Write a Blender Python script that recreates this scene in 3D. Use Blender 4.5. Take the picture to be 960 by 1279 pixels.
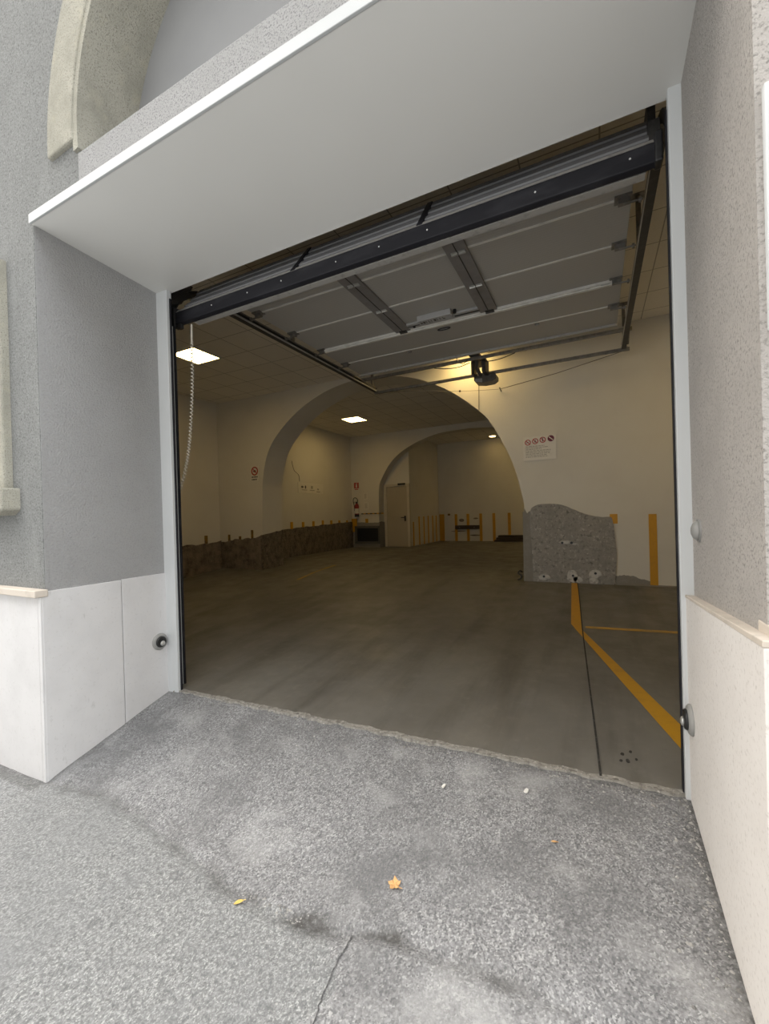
import bpy, bmesh, math, random
from mathutils import Vector, Matrix, noise
random.seed(7)
for o in list(bpy.data.objects): bpy.data.objects.remove(o)
SC = bpy.context.scene
COL = SC.collection

# ------------------------------------------------------------------ camera
cd = bpy.data.cameras.new('camera'); cam = bpy.data.objects.new('camera', cd); COL.objects.link(cam)
r = Vector((0.89437804, 0.4463977, -0.02858358)); u = Vector((0.02409356, 0.01573259, 0.99958591)); f = Vector((-0.44666254, 0.89469636, -0.00331557))
m = Matrix.Identity(4)
for i in range(3):
    m[i][0] = r[i]; m[i][1] = u[i]; m[i][2] = -f[i]
m.translation = (0, 0, 1.56)
cam.matrix_world = m
cd.sensor_fit = 'AUTO'; cd.sensor_width = 36.0
cd.lens = 526.353 / 1279 * 36.0
cd.shift_x = -0.33 / 1279; cd.shift_y = 5.78 / 1279
cd.clip_start = 0.02; cd.clip_end = 200
SC.camera = cam

# ------------------------------------------------------------------ world, exposure
SC.view_settings.view_transform = 'Standard'
SC.view_settings.look = 'None'
SC.view_settings.gamma = 1
SC.view_settings.use_curve_mapping = False
SC.view_settings.exposure = 0.0
W = bpy.data.worlds.new('overcast'); SC.world = W; W.use_nodes = True
wn = W.node_tree; wn.nodes.clear()
tc = wn.nodes.new('ShaderNodeTexCoord'); sx = wn.nodes.new('ShaderNodeSeparateXYZ')
wn.links.new(tc.outputs['Generated'], sx.inputs[0])
mr = wn.nodes.new('ShaderNodeMapRange'); mr.inputs[1].default_value = -0.8; mr.inputs[2].default_value = 0.8
wn.links.new(sx.outputs['X'], mr.inputs[0])
mx = wn.nodes.new('ShaderNodeValToRGB'); wn.links.new(mr.outputs[0], mx.inputs[0])
e = mx.color_ramp.elements; e[0].position = 0.0; e[0].color = (1.55, 1.43, 1.28, 1)       # warm end of the street
e[1].position = 1.0; e[1].color = (1.16, 1.19, 1.21, 1)                                    # cool end
e = e.new(0.5); e.color = (0.82, 0.83, 0.83, 1)                                             # overhead
mr2 = wn.nodes.new('ShaderNodeMapRange'); mr2.inputs[1].default_value = -0.08; mr2.inputs[2].default_value = 0.08
wn.links.new(sx.outputs['Z'], mr2.inputs[0])
mx2 = wn.nodes.new('ShaderNodeMixRGB'); wn.links.new(mr2.outputs[0], mx2.inputs[0])
mx2.inputs[1].default_value = (0.42, 0.42, 0.41, 1)     # unseen pavement below the horizon, set bright to light the soffit

# the houses across the street close off the low sky opposite the gate
ny = wn.nodes.new('ShaderNodeMath'); ny.operation = 'MULTIPLY_ADD'; ny.inputs[1].default_value = 1.25
wn.links.new(sx.outputs['Y'], ny.inputs[0]); wn.links.new(sx.outputs['Z'], ny.inputs[2])        # z + 1.25 y
mr3 = wn.nodes.new('ShaderNodeMapRange'); mr3.inputs[1].default_value = -0.12; mr3.inputs[2].default_value = 0.12
wn.links.new(ny.outputs[0], mr3.inputs[0])
mx3 = wn.nodes.new('ShaderNodeMixRGB'); wn.links.new(mr3.outputs[0], mx3.inputs[0])
mx3.inputs[1].default_value = (0.30, 0.29, 0.275, 1); wn.links.new(mx.outputs[0], mx3.inputs[2])
bg = wn.nodes.new('ShaderNodeBackground'); bg.inputs[1].default_value = 4.1
wn.links.new(mx3.outputs[0], mx2.inputs[2]); wn.links.new(mx2.outputs[0], bg.inputs[0])
wo = wn.nodes.new('ShaderNodeOutputWorld'); wn.links.new(bg.outputs[0], wo.inputs[0])

LAMP = 20.0

# ------------------------------------------------------------------ materials
class Mat:
    def __init__(s, name, col, rough=0.6, metal=0.0, spec=0.5):
        s.m = bpy.data.materials.new(name); s.m.use_nodes = True
        s.t = s.m.node_tree; s.b = s.t.nodes['Principled BSDF']
        s.b.inputs['Base Color'].default_value = (*col, 1)
        s.b.inputs['Roughness'].default_value = rough; s.b.inputs['Metallic'].default_value = metal
        s.b.inputs['Specular IOR Level'].default_value = spec
        s.col = None; s.c0 = col
        s.tc = s.t.nodes.new('ShaderNodeTexCoord'); s.nrm = None
    def n(s, k): return s.t.nodes.new(k)
    def L(s, a, b): s.t.links.new(a, b)
    def coord(s, scale=(1, 1, 1), loc=(0, 0, 0)):
        mp = s.n('ShaderNodeMapping'); mp.inputs['Scale'].default_value = scale; mp.inputs['Location'].default_value = loc
        s.L(s.tc.outputs['Object'], mp.inputs[0]); return mp.outputs[0]
    def noise(s, scale, detail=4, rough=.6, stretch=(1, 1, 1), loc=(0, 0, 0)):
        t = s.n('ShaderNodeTexNoise'); t.inputs['Scale'].default_value = scale; t.inputs['Detail'].default_value = detail
        t.inputs['Roughness'].default_value = rough; s.L(s.coord(stretch, loc), t.inputs['Vector']); return t.outputs['Fac']
    def vor(s, scale, out='Color', feature='F1', stretch=(1, 1, 1)):
        t = s.n('ShaderNodeTexVoronoi'); t.feature = feature; t.inputs['Scale'].default_value = scale
        s.L(s.coord(stretch), t.inputs['Vector']); return t.outputs[out]
    def ramp(s, fac, stops):
        rp = s.n('ShaderNodeValToRGB'); e = rp.color_ramp.elements
        while len(e) > len(stops): e.remove(e[-1])
        while len(e) < len(stops): e.new(1)
        for k, (p, v) in enumerate(stops):
            e[k].position = p; v = v if isinstance(v, (tuple, list)) else (v, v, v); e[k].color = (*v, 1)
        s.L(fac, rp.inputs[0]); return rp.outputs[0]
    def mix(s, fac, col, mode='MIX'):
        x = s.n('ShaderNodeMixRGB'); x.blend_type = mode
        if s.col is None: x.inputs[1].default_value = (*s.c0, 1)
        else: s.L(s.col, x.inputs[1])
        if isinstance(fac, (int, float)): x.inputs[0].default_value = fac
        else: s.L(fac, x.inputs[0])
        if isinstance(col, (tuple, list)): x.inputs[2].default_value = (*col, 1)
        else: s.L(col, x.inputs[2])
        s.col = x.outputs[0]; s.L(s.col, s.b.inputs['Base Color']); return s
    def mottle(s, scale, col, lo=.45, hi=.65, amt=1.0, detail=5, stretch=(1, 1, 1), loc=(0, 0, 0)):
        return s.mix(s.ramp(s.noise(scale, detail, .6, stretch, loc), [(lo, 0), (hi, amt)]), col)
    def bump(s, h, strength=.5, dist=.01):
        b = s.n('ShaderNodeBump'); b.inputs['Strength'].default_value = strength; b.inputs['Distance'].default_value = dist
        s.L(h, b.inputs['Height'])
        if s.nrm is not None: s.L(s.nrm, b.inputs['Normal'])
        s.nrm = b.outputs[0]; s.L(s.nrm, s.b.inputs['Normal']); return s
    def rough(s, fac, lo, hi):
        s.L(s.ramp(fac, [(.3, lo), (.7, hi)]), s.b.inputs['Roughness']); return s

def emis(name, col, strength):
    M_ = Mat(name, (.9, .9, .85), .5); M_.b.inputs['Emission Color'].default_value = (*col, 1)
    M_.b.inputs['Emission Strength'].default_value = strength; return M_.m

MT = {}
# asphalt: stones of many greys in dark bitumen
a = Mat('asphalt', (.25, .25, .25), .85, spec=.25)
vc = a.vor(150, 'Color'); bw = a.n('ShaderNodeRGBToBW'); a.L(vc, bw.inputs[0])
a.mix(1.0, a.ramp(bw.outputs[0], [(.10, (.14, .14, .145)), (.40, (.25, .25, .255)), (.66, (.32, .32, .325)), (.86, (.46, .46, .46))]))
a.mottle(55, (.11, .11, .115), .46, .70, .7, 5)
a.mottle(2.0, (.15, .15, .153), .44, .66, .75, 7)
a.mottle(2.8, (.44, .44, .44), .52, .74, .65, 7, loc=(3, 1, 0))
a.mottle(14, (.10, .10, .105), .63, .76, .6, 5, loc=(7, 4, 0))
a.bump(bw.outputs[0], .75, .006); a.bump(a.noise(22, 6, .7), .55, .02)
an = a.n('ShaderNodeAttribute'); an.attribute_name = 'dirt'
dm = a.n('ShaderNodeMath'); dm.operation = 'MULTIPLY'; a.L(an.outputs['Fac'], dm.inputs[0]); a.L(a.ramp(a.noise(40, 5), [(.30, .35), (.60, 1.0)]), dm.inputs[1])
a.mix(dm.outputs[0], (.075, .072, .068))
MT['asphalt'] = a.m
a = Mat('asphalt_worn', (.30, .305, .31), .85, spec=.25)
vc = a.vor(190, 'Color'); bw = a.n('ShaderNodeRGBToBW'); a.L(vc, bw.inputs[0])
a.mix(1.0, a.ramp(bw.outputs[0], [(.12, (.19, .195, .195)), (.45, (.25, .255, .257)), (.66, (.32, .325, .325)), (.86, (.44, .445, .44))]))
a.mottle(62, (.115, .117, .12), .44, .66, .75, 5)
a.mottle(2.2, (.21, .215, .22), .46, .74, .6, 6)
a.mottle(9, (.12, .12, .125), .60, .76, .6, 6, loc=(5, 2, 0))
a.bump(bw.outputs[0], .6, .005); a.bump(a.noise(26, 6, .7), .45, .015)
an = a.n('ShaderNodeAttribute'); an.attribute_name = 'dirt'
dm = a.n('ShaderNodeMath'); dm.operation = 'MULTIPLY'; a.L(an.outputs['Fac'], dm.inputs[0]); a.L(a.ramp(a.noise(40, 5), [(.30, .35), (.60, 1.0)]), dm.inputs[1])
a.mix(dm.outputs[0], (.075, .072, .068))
MT['asphalt_worn'] = a.m
MT['crack'] = Mat('crack_filler', (.07, .07, .072), .95).mottle(60, (.19, .19, .19), .46, .62).m
# garage concrete floor
c = Mat('floor_concrete', (.165, .157, .140), .42, spec=.4)
c.mottle(1.3, (.12, .112, .098), .42, .68, .8, 6)
c.mottle(1.0, (.075, .07, .06), .48, .70, .7, 5, stretch=(3.2, .45, 1))
c.mottle(9, (.235, .222, .195), .56, .8, .35, 6)
c.mottle(45, (.11, .10, .09), .64, .75, .5, 3)
c.rough(c.noise(3, 5), .34, .62)
c.bump(c.noise(60, 4), .12, .004)
MT['floor'] = c.m
c = Mat('threshold_concrete', (.30, .285, .255), .8)
c.mottle(35, (.16, .15, .135), .45, .65, .9, 5).mottle(60, (.52, .50, .46), .58, .7, .8, 3).bump(c.noise(50, 5), .8, .015)
MT['threshold'] = c.m
MT['joint'] = Mat('floor_joint_dark', (.03, .028, .025), .9).mottle(30, (.07, .065, .06), .5, .7).m
MT['paint_yellow'] = Mat('yellow_floor_paint', (.52, .27, .010), .5).mottle(14, (.40, .22, .02), .5, .75, .7, 6).mottle(5, (.34, .20, .035), .58, .8, .5, 6).m
MT['paint_faded'] = Mat('faded_yellow_floor_paint', (.46, .28, .05), .6).mottle(10, (.25, .20, .12), .45, .70, .8, 6).m
MT['stripe'] = Mat('yellow_wall_stripe', (.60, .30, .010), .55).mottle(12, (.48, .24, .015), .5, .75, .7, 5).m
MT['stripe_old'] = Mat('scuffed_ochre_stripe', (.30, .17, .025), .7).mottle(18, (.08, .055, .03), .42, .62, .9, 5).m
# renders
s = Mat('grey_render', (.285, .292, .288), .9, spec=.2)
s.mottle(3, (.25, .257, .253), .4, .7, .8, 6).mottle(75, (.135, .137, .135), .48, .66, .75, 4).mottle(60, (.43, .438, .432), .56, .72, .65, 4, loc=(4, 2, 1)).mottle(2, (.36, .366, .362), .55, .8, .6, 5, stretch=(2, 2, .4))
s.bump(s.noise(55, 6, .75), 1.0, .016)
MT['render'] = s.m
s = Mat('fine_grey_render', (.41, .411, .412), .85, spec=.25)
s.mottle(2.2, (.36, .361, .362), .4, .72, .7, 6).mottle(90, (.29, .29, .29), .5, .7, .5, 3)
s.bump(s.noise(70, 5, .7), 1.0, .014)
MT['render_fine'] = s.m
s = Mat('warm_lit_render', (.60, .57, .54), .9, spec=.2)  # same grey paint, with this side's warmer light put into the colour
s.mottle(95, (.27, .255, .235), .52, .66, .8, 4).mottle(3, (.50, .475, .45), .4, .7, .7, 6)
s.bump(s.noise(75, 5, .75), 1.0, .016)
MT['render_warm_lit'] = s.m
s = Mat('beige_pebbledash', (.47, .455, .39), .95, spec=.15)
s.mottle(110, (.22, .21, .18), .52, .66, .8, 3).mottle(4, (.34, .33, .28), .45, .68, .8, 6).mottle(9, (.55, .52, .40), .55, .8, .6, 6)
s.bump(s.noise(110, 4, .75), 1.0, .010)
MT['pebble'] = s.m
s = Mat('grey_pebbledash', (.42, .42, .42), .95, spec=.15)
s.mottle(105, (.19, .19, .195), .5, .64, .85, 3).mottle(6, (.36, .36, .355), .45, .7, .6, 6)
s.bump(s.noise(105, 4, .75), 1.0, .010)
MT['pebble_grey'] = s.m
MT['lunette'] = Mat('smooth_grey_plaster', (.26, .263, .268), .7).mottle(2, (.23, .233, .24), .4, .7, .7, 4).m
st = Mat('white_stone', (.66, .655, .66), .65, spec=.3)
st.mottle(3.2, (.58, .575, .58), .42, .7, .7, 6).mottle(40, (.50, .495, .49), .58, .72, .45, 4).mottle(1.6, (.42, .40, .35), .54, .80, .6, 6, stretch=(1, 1, .35)).mottle(8, (.33, .32, .31), .68, .76, .5, 5, stretch=(1, 1, .4), loc=(2, 5, 1))
st.bump(st.noise(70, 4), .12, .004)
MT['stone'] = st.m
st = Mat('warm_white_stone', (.76, .735, .71), .65, spec=.3)
st.mottle(3.2, (.70, .67, .645), .42, .7, .7, 6).mottle(60, (.50, .47, .44), .55, .70, .6, 4).mottle(1.8, (.45, .41, .36), .6, .82, .5, 6, stretch=(1, 1, .35))
st.bump(st.noise(70, 4), .15, .004)
MT['stone_warm'] = st.m
MT['stone_cap'] = Mat('cream_stone_cap', (.60, .54, .47), .7).mottle(8, (.44, .40, .35), .5, .7, .8, 6).m
MT['soffit'] = Mat('pale_metal_sheet', (.73, .73, .71), .30, spec=.4).mottle(.8, (.70, .70, .68), .4, .6, .6, 2).m
MT['edge_white'] = Mat('white_soffit_edge', (.50, .52, .53), .45).mottle(4, (.46, .48, .49), .45, .75, .6, 5, stretch=(.3, 1, 1)).m
MT['closer_grey'] = Mat('light_grey_metal', (.50, .50, .50), .45, .1).mottle(12, (.43, .43, .43), .45, .7, .7, 4).m
MT['trim_white'] = Mat('white_sheet_metal', (.60, .62, .63), .4).mottle(4, (.55, .57, .58), .45, .75, .6, 5, stretch=(1, 1, .3)).m
# interior paint
p = Mat('wall_paint', (.70, .665, .585), .8, spec=.25)
p.mottle(1.2, (.65, .61, .53), .42, .7, .7, 6).mottle(5, (.60, .56, .48), .6, .8, .35, 6)
p.bump(p.noise(18, 5), .08, .01)
MT['paint'] = p.m
t = Mat('ceiling_tile', (.52, .475, .40), .9, spec=.2)
br = t.n('ShaderNodeTexBrick'); br.offset = 0; br.squash = 1
br.inputs['Scale'].default_value = 1; br.inputs['Brick Width'].default_value = .6; br.inputs['Row Height'].default_value = .6
br.inputs['Mortar Size'].default_value = .007; br.inputs['Mortar Smooth'].default_value = .2
br.inputs['Color1'].default_value = (.84, .80, .71, 1); br.inputs['Color2'].default_value = (.80, .76, .67, 1); br.inputs['Mortar'].default_value = (.40, .37, .32, 1)
t.L(t.coord(loc=(.5, .5, 0)), br.inputs['Vector']); t.mix(1.0, br.outputs['Color'])
t.mottle(40, (.70, .66, .58), .55, .7, .35, 3)
MT['tile'] = t.m
q = Mat('rough_grey_cement', (.50, .48, .445), .95, spec=.15)
q.mottle(26, (.74, .72, .68), .56, .66, .9, 4).mottle(18, (.17, .165, .15), .53, .68, .8, 5, loc=(3, 3, 3)).mottle(4, (.40, .385, .36), .45, .7, .8, 6)
q.bump(q.noise(22, 6, .75), 1.0, .06)
MT['cement'] = q.m
q = Mat('smooth_grey_cement', (.27, .25, .215), .9)
q.mottle(20, (.33, .31, .275), .5, .7, .8, 5).bump(q.noise(30, 5), .5, .01)
MT['cement_dark'] = q.m
MT['plaster_lump'] = Mat('chipped_white_plaster', (.58, .56, .52), .9).mottle(25, (.30, .29, .27), .5, .68, .9, 5).m
q = Mat('brown_masonry', (.25, .205, .155), .95, spec=.15)
q.mottle(11, (.105, .083, .062), .40, .66, .9, 9, stretch=(1, 1, .55)).mottle(22, (.40, .34, .27), .54, .72, .75, 8, loc=(3, 1, 2)).mottle(40, (.045, .033, .025), .56, .68, .8, 4)
q.bump(q.noise(9, 6, .7), 1.0, .08); q.bump(q.noise(40, 5, .7), .7, .03)
MT['masonry'] = q.m
q = Mat('pale_brown_masonry', (.25, .20, .155), .95, spec=.15)
q.mottle(6, (.10, .08, .06), .40, .68, .9, 9).mottle(24, (.38, .32, .25), .56, .74, .75, 8, loc=(3, 1, 2)).mottle(3, (.06, .05, .045), .62, .74, .9, 6)
q.bump(q.noise(14, 6, .7), .8, .04)
MT['masonry_pale'] = q.m
# door metals etc.
d = Mat('grey_door_panel', (.46, .45, .425), .5, spec=.4)
wv = d.n('ShaderNodeTexWave'); wv.wave_type = 'BANDS'; wv.bands_direction = 'Y'; wv.inputs['Scale'].default_value = 9; d.L(d.coord(), wv.inputs[0])
d.mix(d.ramp(wv.outputs['Fac'], [(.0, 0), (1, .14)]), (.30, .29, .27)); d.bump(wv.outputs['Fac'], .12, .004)
MT['panel'] = d.m
MT['panel_out'] = Mat('grey_outer_panel', (.20, .20, .208), .6, spec=.3).mottle(4, (.165, .165, .17), .4, .7, .6, 5, stretch=(.3, 1, 1)).m
MT['panel_dark'] = Mat('dark_grey_stile', (.25, .24, .235), .5).mottle(6, (.20, .19, .185), .4, .7).m
MT['alu'] = Mat('aluminium', (.60, .60, .58), .38, .65).mottle(15, (.48, .48, .46), .4, .7, .7, 4).m
MT['alu_dull'] = Mat('dull_aluminium', (.44, .43, .41), .5, .25).mottle(22, (.26, .25, .24), .55, .72, .7, 5).m
MT['strip_light'] = Mat('pale_seam_strip', (.80, .79, .75), .45).mottle(9, (.68, .67, .64), .45, .7).m
MT['steel'] = Mat('galvanised_steel', (.25, .24, .225), .45, .6).mottle(18, (.16, .155, .145), .45, .65, .8, 5).m
MT['steel_dark'] = Mat('dark_steel', (.045, .043, .04), .5, .3).mottle(14, (.075, .07, .065), .5, .7).m
MT['rubber'] = Mat('black_rubber', (.012, .012, .016), .6, spec=.3).mottle(9, (.03, .03, .036), .5, .7, .8, 5, stretch=(.3, 1, 1)).m
MT['black'] = Mat('black_plastic', (.015, .015, .016), .4).mottle(20, (.03, .03, .03), .5, .7).m
MT['white_dot'] = Mat('bright_screw', (.75, .75, .75), .4, .3).mottle(30, (.6, .6, .6), .5, .7).m
MT['grey_plastic'] = Mat('grey_plastic', (.30, .30, .29), .5).mottle(12, (.30, .30, .29), .5, .7).m
MT['motor'] = Mat('dark_motor_case', (.085, .08, .072), .45).mottle(10, (.06, .056, .05), .5, .7).m
MT['coil'] = Mat('cream_cable', (.62, .58, .50), .5).mottle(40, (.50, .46, .40), .5, .7).m
MT['wire'] = Mat('grey_wire', (.16, .14, .11), .6).mottle(30, (.11, .10, .08), .5, .7).m
MT['sign_white'] = Mat('white_sign_board', (.74, .70, .62), .5).mottle(6, (.68, .64, .56), .5, .7).m
MT['sign_red'] = Mat('sign_red', (.42, .045, .035), .5).mottle(20, (.34, .035, .03), .5, .7).m
MT['sign_maroon'] = Mat('sign_maroon', (.16, .018, .04), .5).mottle(20, (.12, .015, .035), .5, .7).m
MT['sign_ink'] = Mat('sign_ink', (.10, .095, .085), .6).mottle(60, (.16, .15, .13), .5, .7).m
MT['sign_ink_pale'] = Mat('faded_sign_ink', (.36, .33, .27), .6).mottle(60, (.46, .42, .35), .5, .7).m
MT['red_ext'] = Mat('extinguisher_red', (.30, .02, .018), .35).mottle(14, (.24, .015, .014), .5, .7).m
MT['door_beige'] = Mat('beige_metal_door', (.45, .39, .29), .5).mottle(2, (.41, .355, .265), .4, .7, .7, 4).m
MT['door_frame'] = Mat('pale_door_frame', (.60, .54, .43), .5).mottle(5, (.55, .495, .395), .4, .7).m
MT['void'] = Mat('dark_mesh_vent', (.012, .012, .016), .5).mottle(40, (.022, .022, .03), .5, .7).m
MT['frame_grey'] = Mat('grey_vent_frame', (.115, .11, .10), .7).mottle(8, (.09, .085, .08), .5, .7).m
MT['grit'] = Mat('mixed_grit', (.34, .33, .31), .9).mottle(30, (.14, .135, .13), .45, .6, .9, 4).mottle(26, (.58, .57, .54), .58, .66, .9, 4, loc=(4, 4, 0)).m
MT['leaf'] = Mat('dry_leaf', (.68, .40, .17), .7).mottle(60, (.50, .26, .09), .45, .65, .8, 5).m
MT['leaf_yellow'] = Mat('yellow_leaf', (.72, .52, .14), .7).mottle(60, (.56, .38, .10), .45, .65, .8, 5).m
MT['paper'] = Mat('paper_scrap', (.80, .79, .75), .8).mottle(40, (.66, .65, .62), .5, .7).m
MT['wood_dark'] = Mat('dark_timber', (.05, .036, .025), .8).mottle(8, (.085, .06, .042), .45, .65, .8, 6, stretch=(.3, 1, 1)).m
MT['diffuser'] = emis('lamp_diffuser', (1.0, .70, .27), LAMP)
MT['lamp_frame'] = Mat('white_lamp_frame', (.75, .73, .66), .5).mottle(6, (.68, .66, .6), .5, .7).m

# ------------------------------------------------------------------ mesh helpers
def link(name, bm, mat, parent=None, smooth=False, bevel=0):
    me = bpy.data.meshes.new(name)
    bmesh.ops.remove_doubles(bm, verts=bm.verts, dist=1e-6)
    bmesh.ops.recalc_face_normals(bm, faces=bm.faces)
    bm.to_mesh(me); bm.free()
    for p_ in me.polygons: p_.use_smooth = bool(smooth) or name == 'ground' or name == 'floor'
    o = bpy.data.objects.new(name, me); COL.objects.link(o)
    for mm in (mat if isinstance(mat, (list, tuple)) else [mat]): me.materials.append(MT[mm])
    if parent is not None:
        o.parent = parent; o.matrix_parent_inverse = parent.matrix_world.inverted() if parent.matrix_world != Matrix.Identity(4) else Matrix.Identity(4)
    if bevel:
        b = o.modifiers.new('bevel', 'BEVEL'); b.width = bevel; b.segments = 2; b.limit_method = 'ANGLE'
    return o
def box(bm, x0, x1, y0, y1, z0, z1, mtx=None):
    v = [Vector((x, y, z)) for x in (x0, x1) for y in (y0, y1) for z in (z0, z1)]
    if mtx is not None: v = [mtx @ p_ for p_ in v]
    v = [bm.verts.new(p_) for p_ in v]
    for q_ in ((0, 1, 3, 2), (4, 6, 7, 5), (0, 4, 5, 1), (2, 3, 7, 6), (0, 2, 6, 4), (1, 5, 7, 3)): bm.faces.new([v[i] for i in q_])
    return bm
def tube(bm, pts, rad, n=8, caps=True):
    pts = [Vector(p_) for p_ in pts]; rings = []
    up = None
    for i, p_ in enumerate(pts):
        d_ = (pts[min(i + 1, len(pts) - 1)] - pts[max(i - 1, 0)]).normalized()
        if up is None:
            up = Vector((0, 0, 1)) if abs(d_.z) < .9 else Vector((1, 0, 0))
        s_ = d_.cross(up).normalized(); up = s_.cross(d_).normalized()
        R_ = rad[i] if isinstance(rad, (list, tuple)) else rad
        rings.append([bm.verts.new(p_ + (s_ * math.cos(k * 2 * math.pi / n) + up * math.sin(k * 2 * math.pi / n)) * R_) for k in range(n)])
    for a_, b_ in zip(rings, rings[1:]):
        for k in range(n): bm.faces.new((a_[k], a_[(k + 1) % n], b_[(k + 1) % n], b_[k]))
    if caps:
        bm.faces.new(rings[0][::-1]); bm.faces.new(rings[-1])
    return bm
def lathe(bm, prof, origin, axis, n=24):
    """prof: list of (radius, distance along axis)"""
    ax = Vector(axis).normalized(); t_ = Vector((0, 0, 1)) if abs(ax.z) < .9 else Vector((1, 0, 0))
    s_ = ax.cross(t_).normalized(); w_ = ax.cross(s_); O = Vector(origin); rings = []
    for R_, h in prof:
        rings.append([bm.verts.new(O + ax * h + (s_ * math.cos(k * 2 * math.pi / n) + w_ * math.sin(k * 2 * math.pi / n)) * max(R_, 1e-4)) for k in range(n)])
    for a_, b_ in zip(rings, rings[1:]):
        for k in range(n): bm.faces.new((a_[k], a_[(k + 1) % n], b_[(k + 1) % n], b_[k]))
    bm.faces.new(rings[0][::-1]); bm.faces.new(rings[-1])
    return bm
def prism(bm, poly, fn):
    """poly of 2D points; fn(u, v, w) -> 3D with w in 0..1 through the thickness"""
    a_ = [bm.verts.new(fn(u_, v_, 0)) for u_, v_ in poly]; b_ = [bm.verts.new(fn(u_, v_, 1)) for u_, v_ in poly]
    bm.faces.new(a_); bm.faces.new(b_[::-1])
    for i in range(len(poly)):
        j = (i + 1) % len(poly); bm.faces.new((a_[i], a_[j], b_[j], b_[i]))
    return bm
def slab_xz(name, outer, holes, y0, y1, mat, parent=None):
    """a wall standing along X: outline in (x, z), holes, from y0 to y1"""
    cu = bpy.data.curves.new(name, 'CURVE'); cu.dimensions = '2D'; cu.fill_mode = 'BOTH'; cu.extrude = (y1 - y0) / 2
    for poly in [outer] + holes:
        sp = cu.splines.new('POLY'); sp.points.add(len(poly) - 1)
        for k, (x, z) in enumerate(poly): sp.points[k].co = (x, z, 0, 1)
        sp.use_cyclic_u = True
    tmp = bpy.data.objects.new('tmp', cu); COL.objects.link(tmp)
    dg = bpy.context.evaluated_depsgraph_get(); me = bpy.data.meshes.new_from_object(tmp.evaluated_get(dg))
    bpy.data.objects.remove(tmp)
    bm = bmesh.new(); bm.from_mesh(me); bpy.data.meshes.remove(me)
    ym = (y0 + y1) / 2
    for v in bm.verts: v.co = Vector((v.co.x, ym - v.co.z, v.co.y))
    bmesh.ops.remove_doubles(bm, verts=bm.verts, dist=1e-5)
    return link(name, bm, mat, parent)
def spline(pts, n=8):
    """Catmull-Rom through 2D points"""
    out = []
    P = [pts[0]] + list(pts) + [pts[-1]]
    for i in range(1, len(P) - 2):
        p0, p1, p2, p3 = [Vector(p_) for p_ in P[i - 1:i + 3]]
        for k in range(n):
            t_ = k / n
            out.append(tuple(.5 * ((2 * p1) + (p2 - p0) * t_ + (2 * p0 - 5 * p1 + 4 * p2 - p3) * t_ ** 2 + (3 * p1 - p0 - 3 * p2 + p3) * t_ ** 3)))
    out.append(tuple(pts[-1])); return out
def structure(o, label=None):
    o['kind'] = 'structure'
    if label: o['label'] = label
    return o
def tag(o, label, cat, group=None):
    o['label'] = label; o['category'] = cat
    if group: o['group'] = group
    return o
def thing(name, loc, label, cat, group=None, rot=(0, 0, 0)):
    o = bpy.data.objects.new(name, None); COL.objects.link(o); o.empty_display_size = .1
    o.location = loc; o.rotation_euler = rot
    o.matrix_world = Matrix.LocRotScale(Vector(loc), Matrix.Identity(3).to_quaternion() if rot == (0, 0, 0) else __import__('mathutils').Euler(rot).to_quaternion(), Vector((1, 1, 1)))
    return tag(o, label, cat, group)
B = bmesh.new

# ------------------------------------------------------------------ ground heights
def z_thr(x): return .02 * (x + 3.48)
def asphalt_z(x, y):
    b_ = -.02 + .065 * (x - .4)
    if y >= 1.63:
        t_ = min(1, (y - 1.63) / .97); return b_ + (z_thr(x) - b_) * t_
    return b_ - .03 * (1.63 - y)
def floor_z(x, y):
    a_ = z_thr(x) + .008
    if y < 7.6: return a_ + (.36 - a_) * max(0, y - 2.6) / 5
    return min(.42, .36 + .025 * (y - 7.6))

# ------------------------------------------------------------------ SETTING: ground
def grid(name, xs, ys, zf, mat, matf=None):
    bm = B(); V = [[bm.verts.new((x, y, zf(x, y))) for x in xs] for y in ys]
    for j in range(len(ys) - 1):
        for i in range(len(xs) - 1):
            fc = bm.faces.new((V[j][i], V[j][i + 1], V[j + 1][i + 1], V[j + 1][i])); fc.smooth = True
            if matf: fc.material_index = matf((xs[i] + xs[i + 1]) / 2, (ys[j] + ys[j + 1]) / 2)
    return link(name, bm, mat)
def fr(a_, b_, n): return [a_ + (b_ - a_) * i / n for i in range(n + 1)]
CREASE = [(-9, 1.2), (-3.6, 1.60), (-2.97, 1.649), (-1.797, 1.461), (-1.48, 1.39), (-1.297, 1.395), (-1.086, 1.399), (-.912, 1.429), (-.654, 1.477), (-.268, 1.48), (.4, 1.40), (6, 1.2)]
def crease_y(x):
    for (x0, y0), (x1, y1) in zip(CREASE, CREASE[1:]):
        if x0 <= x <= x1: return y0 + (y1 - y0) * (x - x0) / (x1 - x0)
    return 1.2
def ground_z(x, y):
    z = asphalt_z(x, y) + .006 * noise.noise((x * 2.3, y * 2.3, 0)) + .004 * noise.noise((x * 6, y * 6, 3))
    d_ = y - crease_y(x) + .03 * noise.noise((x * 9, 1.3, 0))
    z -= .014 * math.exp(-(d_ / .03) ** 2)
    if y < 2.55: return z
    return min(z, floor_z(x, 2.6) - .008)
xs = fr(-9, -4.5, 30) + fr(-4.5, .6, 250)[1:] + fr(.6, 5, 20)[1:]
ys = fr(-2.6, .3, 30) + fr(.3, 2.64, 115)[1:]
g = structure(grid('ground', xs, ys, ground_z, ['asphalt', 'asphalt_worn'], lambda x, y: 1 if y < crease_y(x) + .05 * noise.noise((x * 5, y * 5, 7)) and x < -.95 + .35 * noise.noise((y * 3, 2, 1)) else 0), 'grey asphalt pavement and short ramp')
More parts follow.
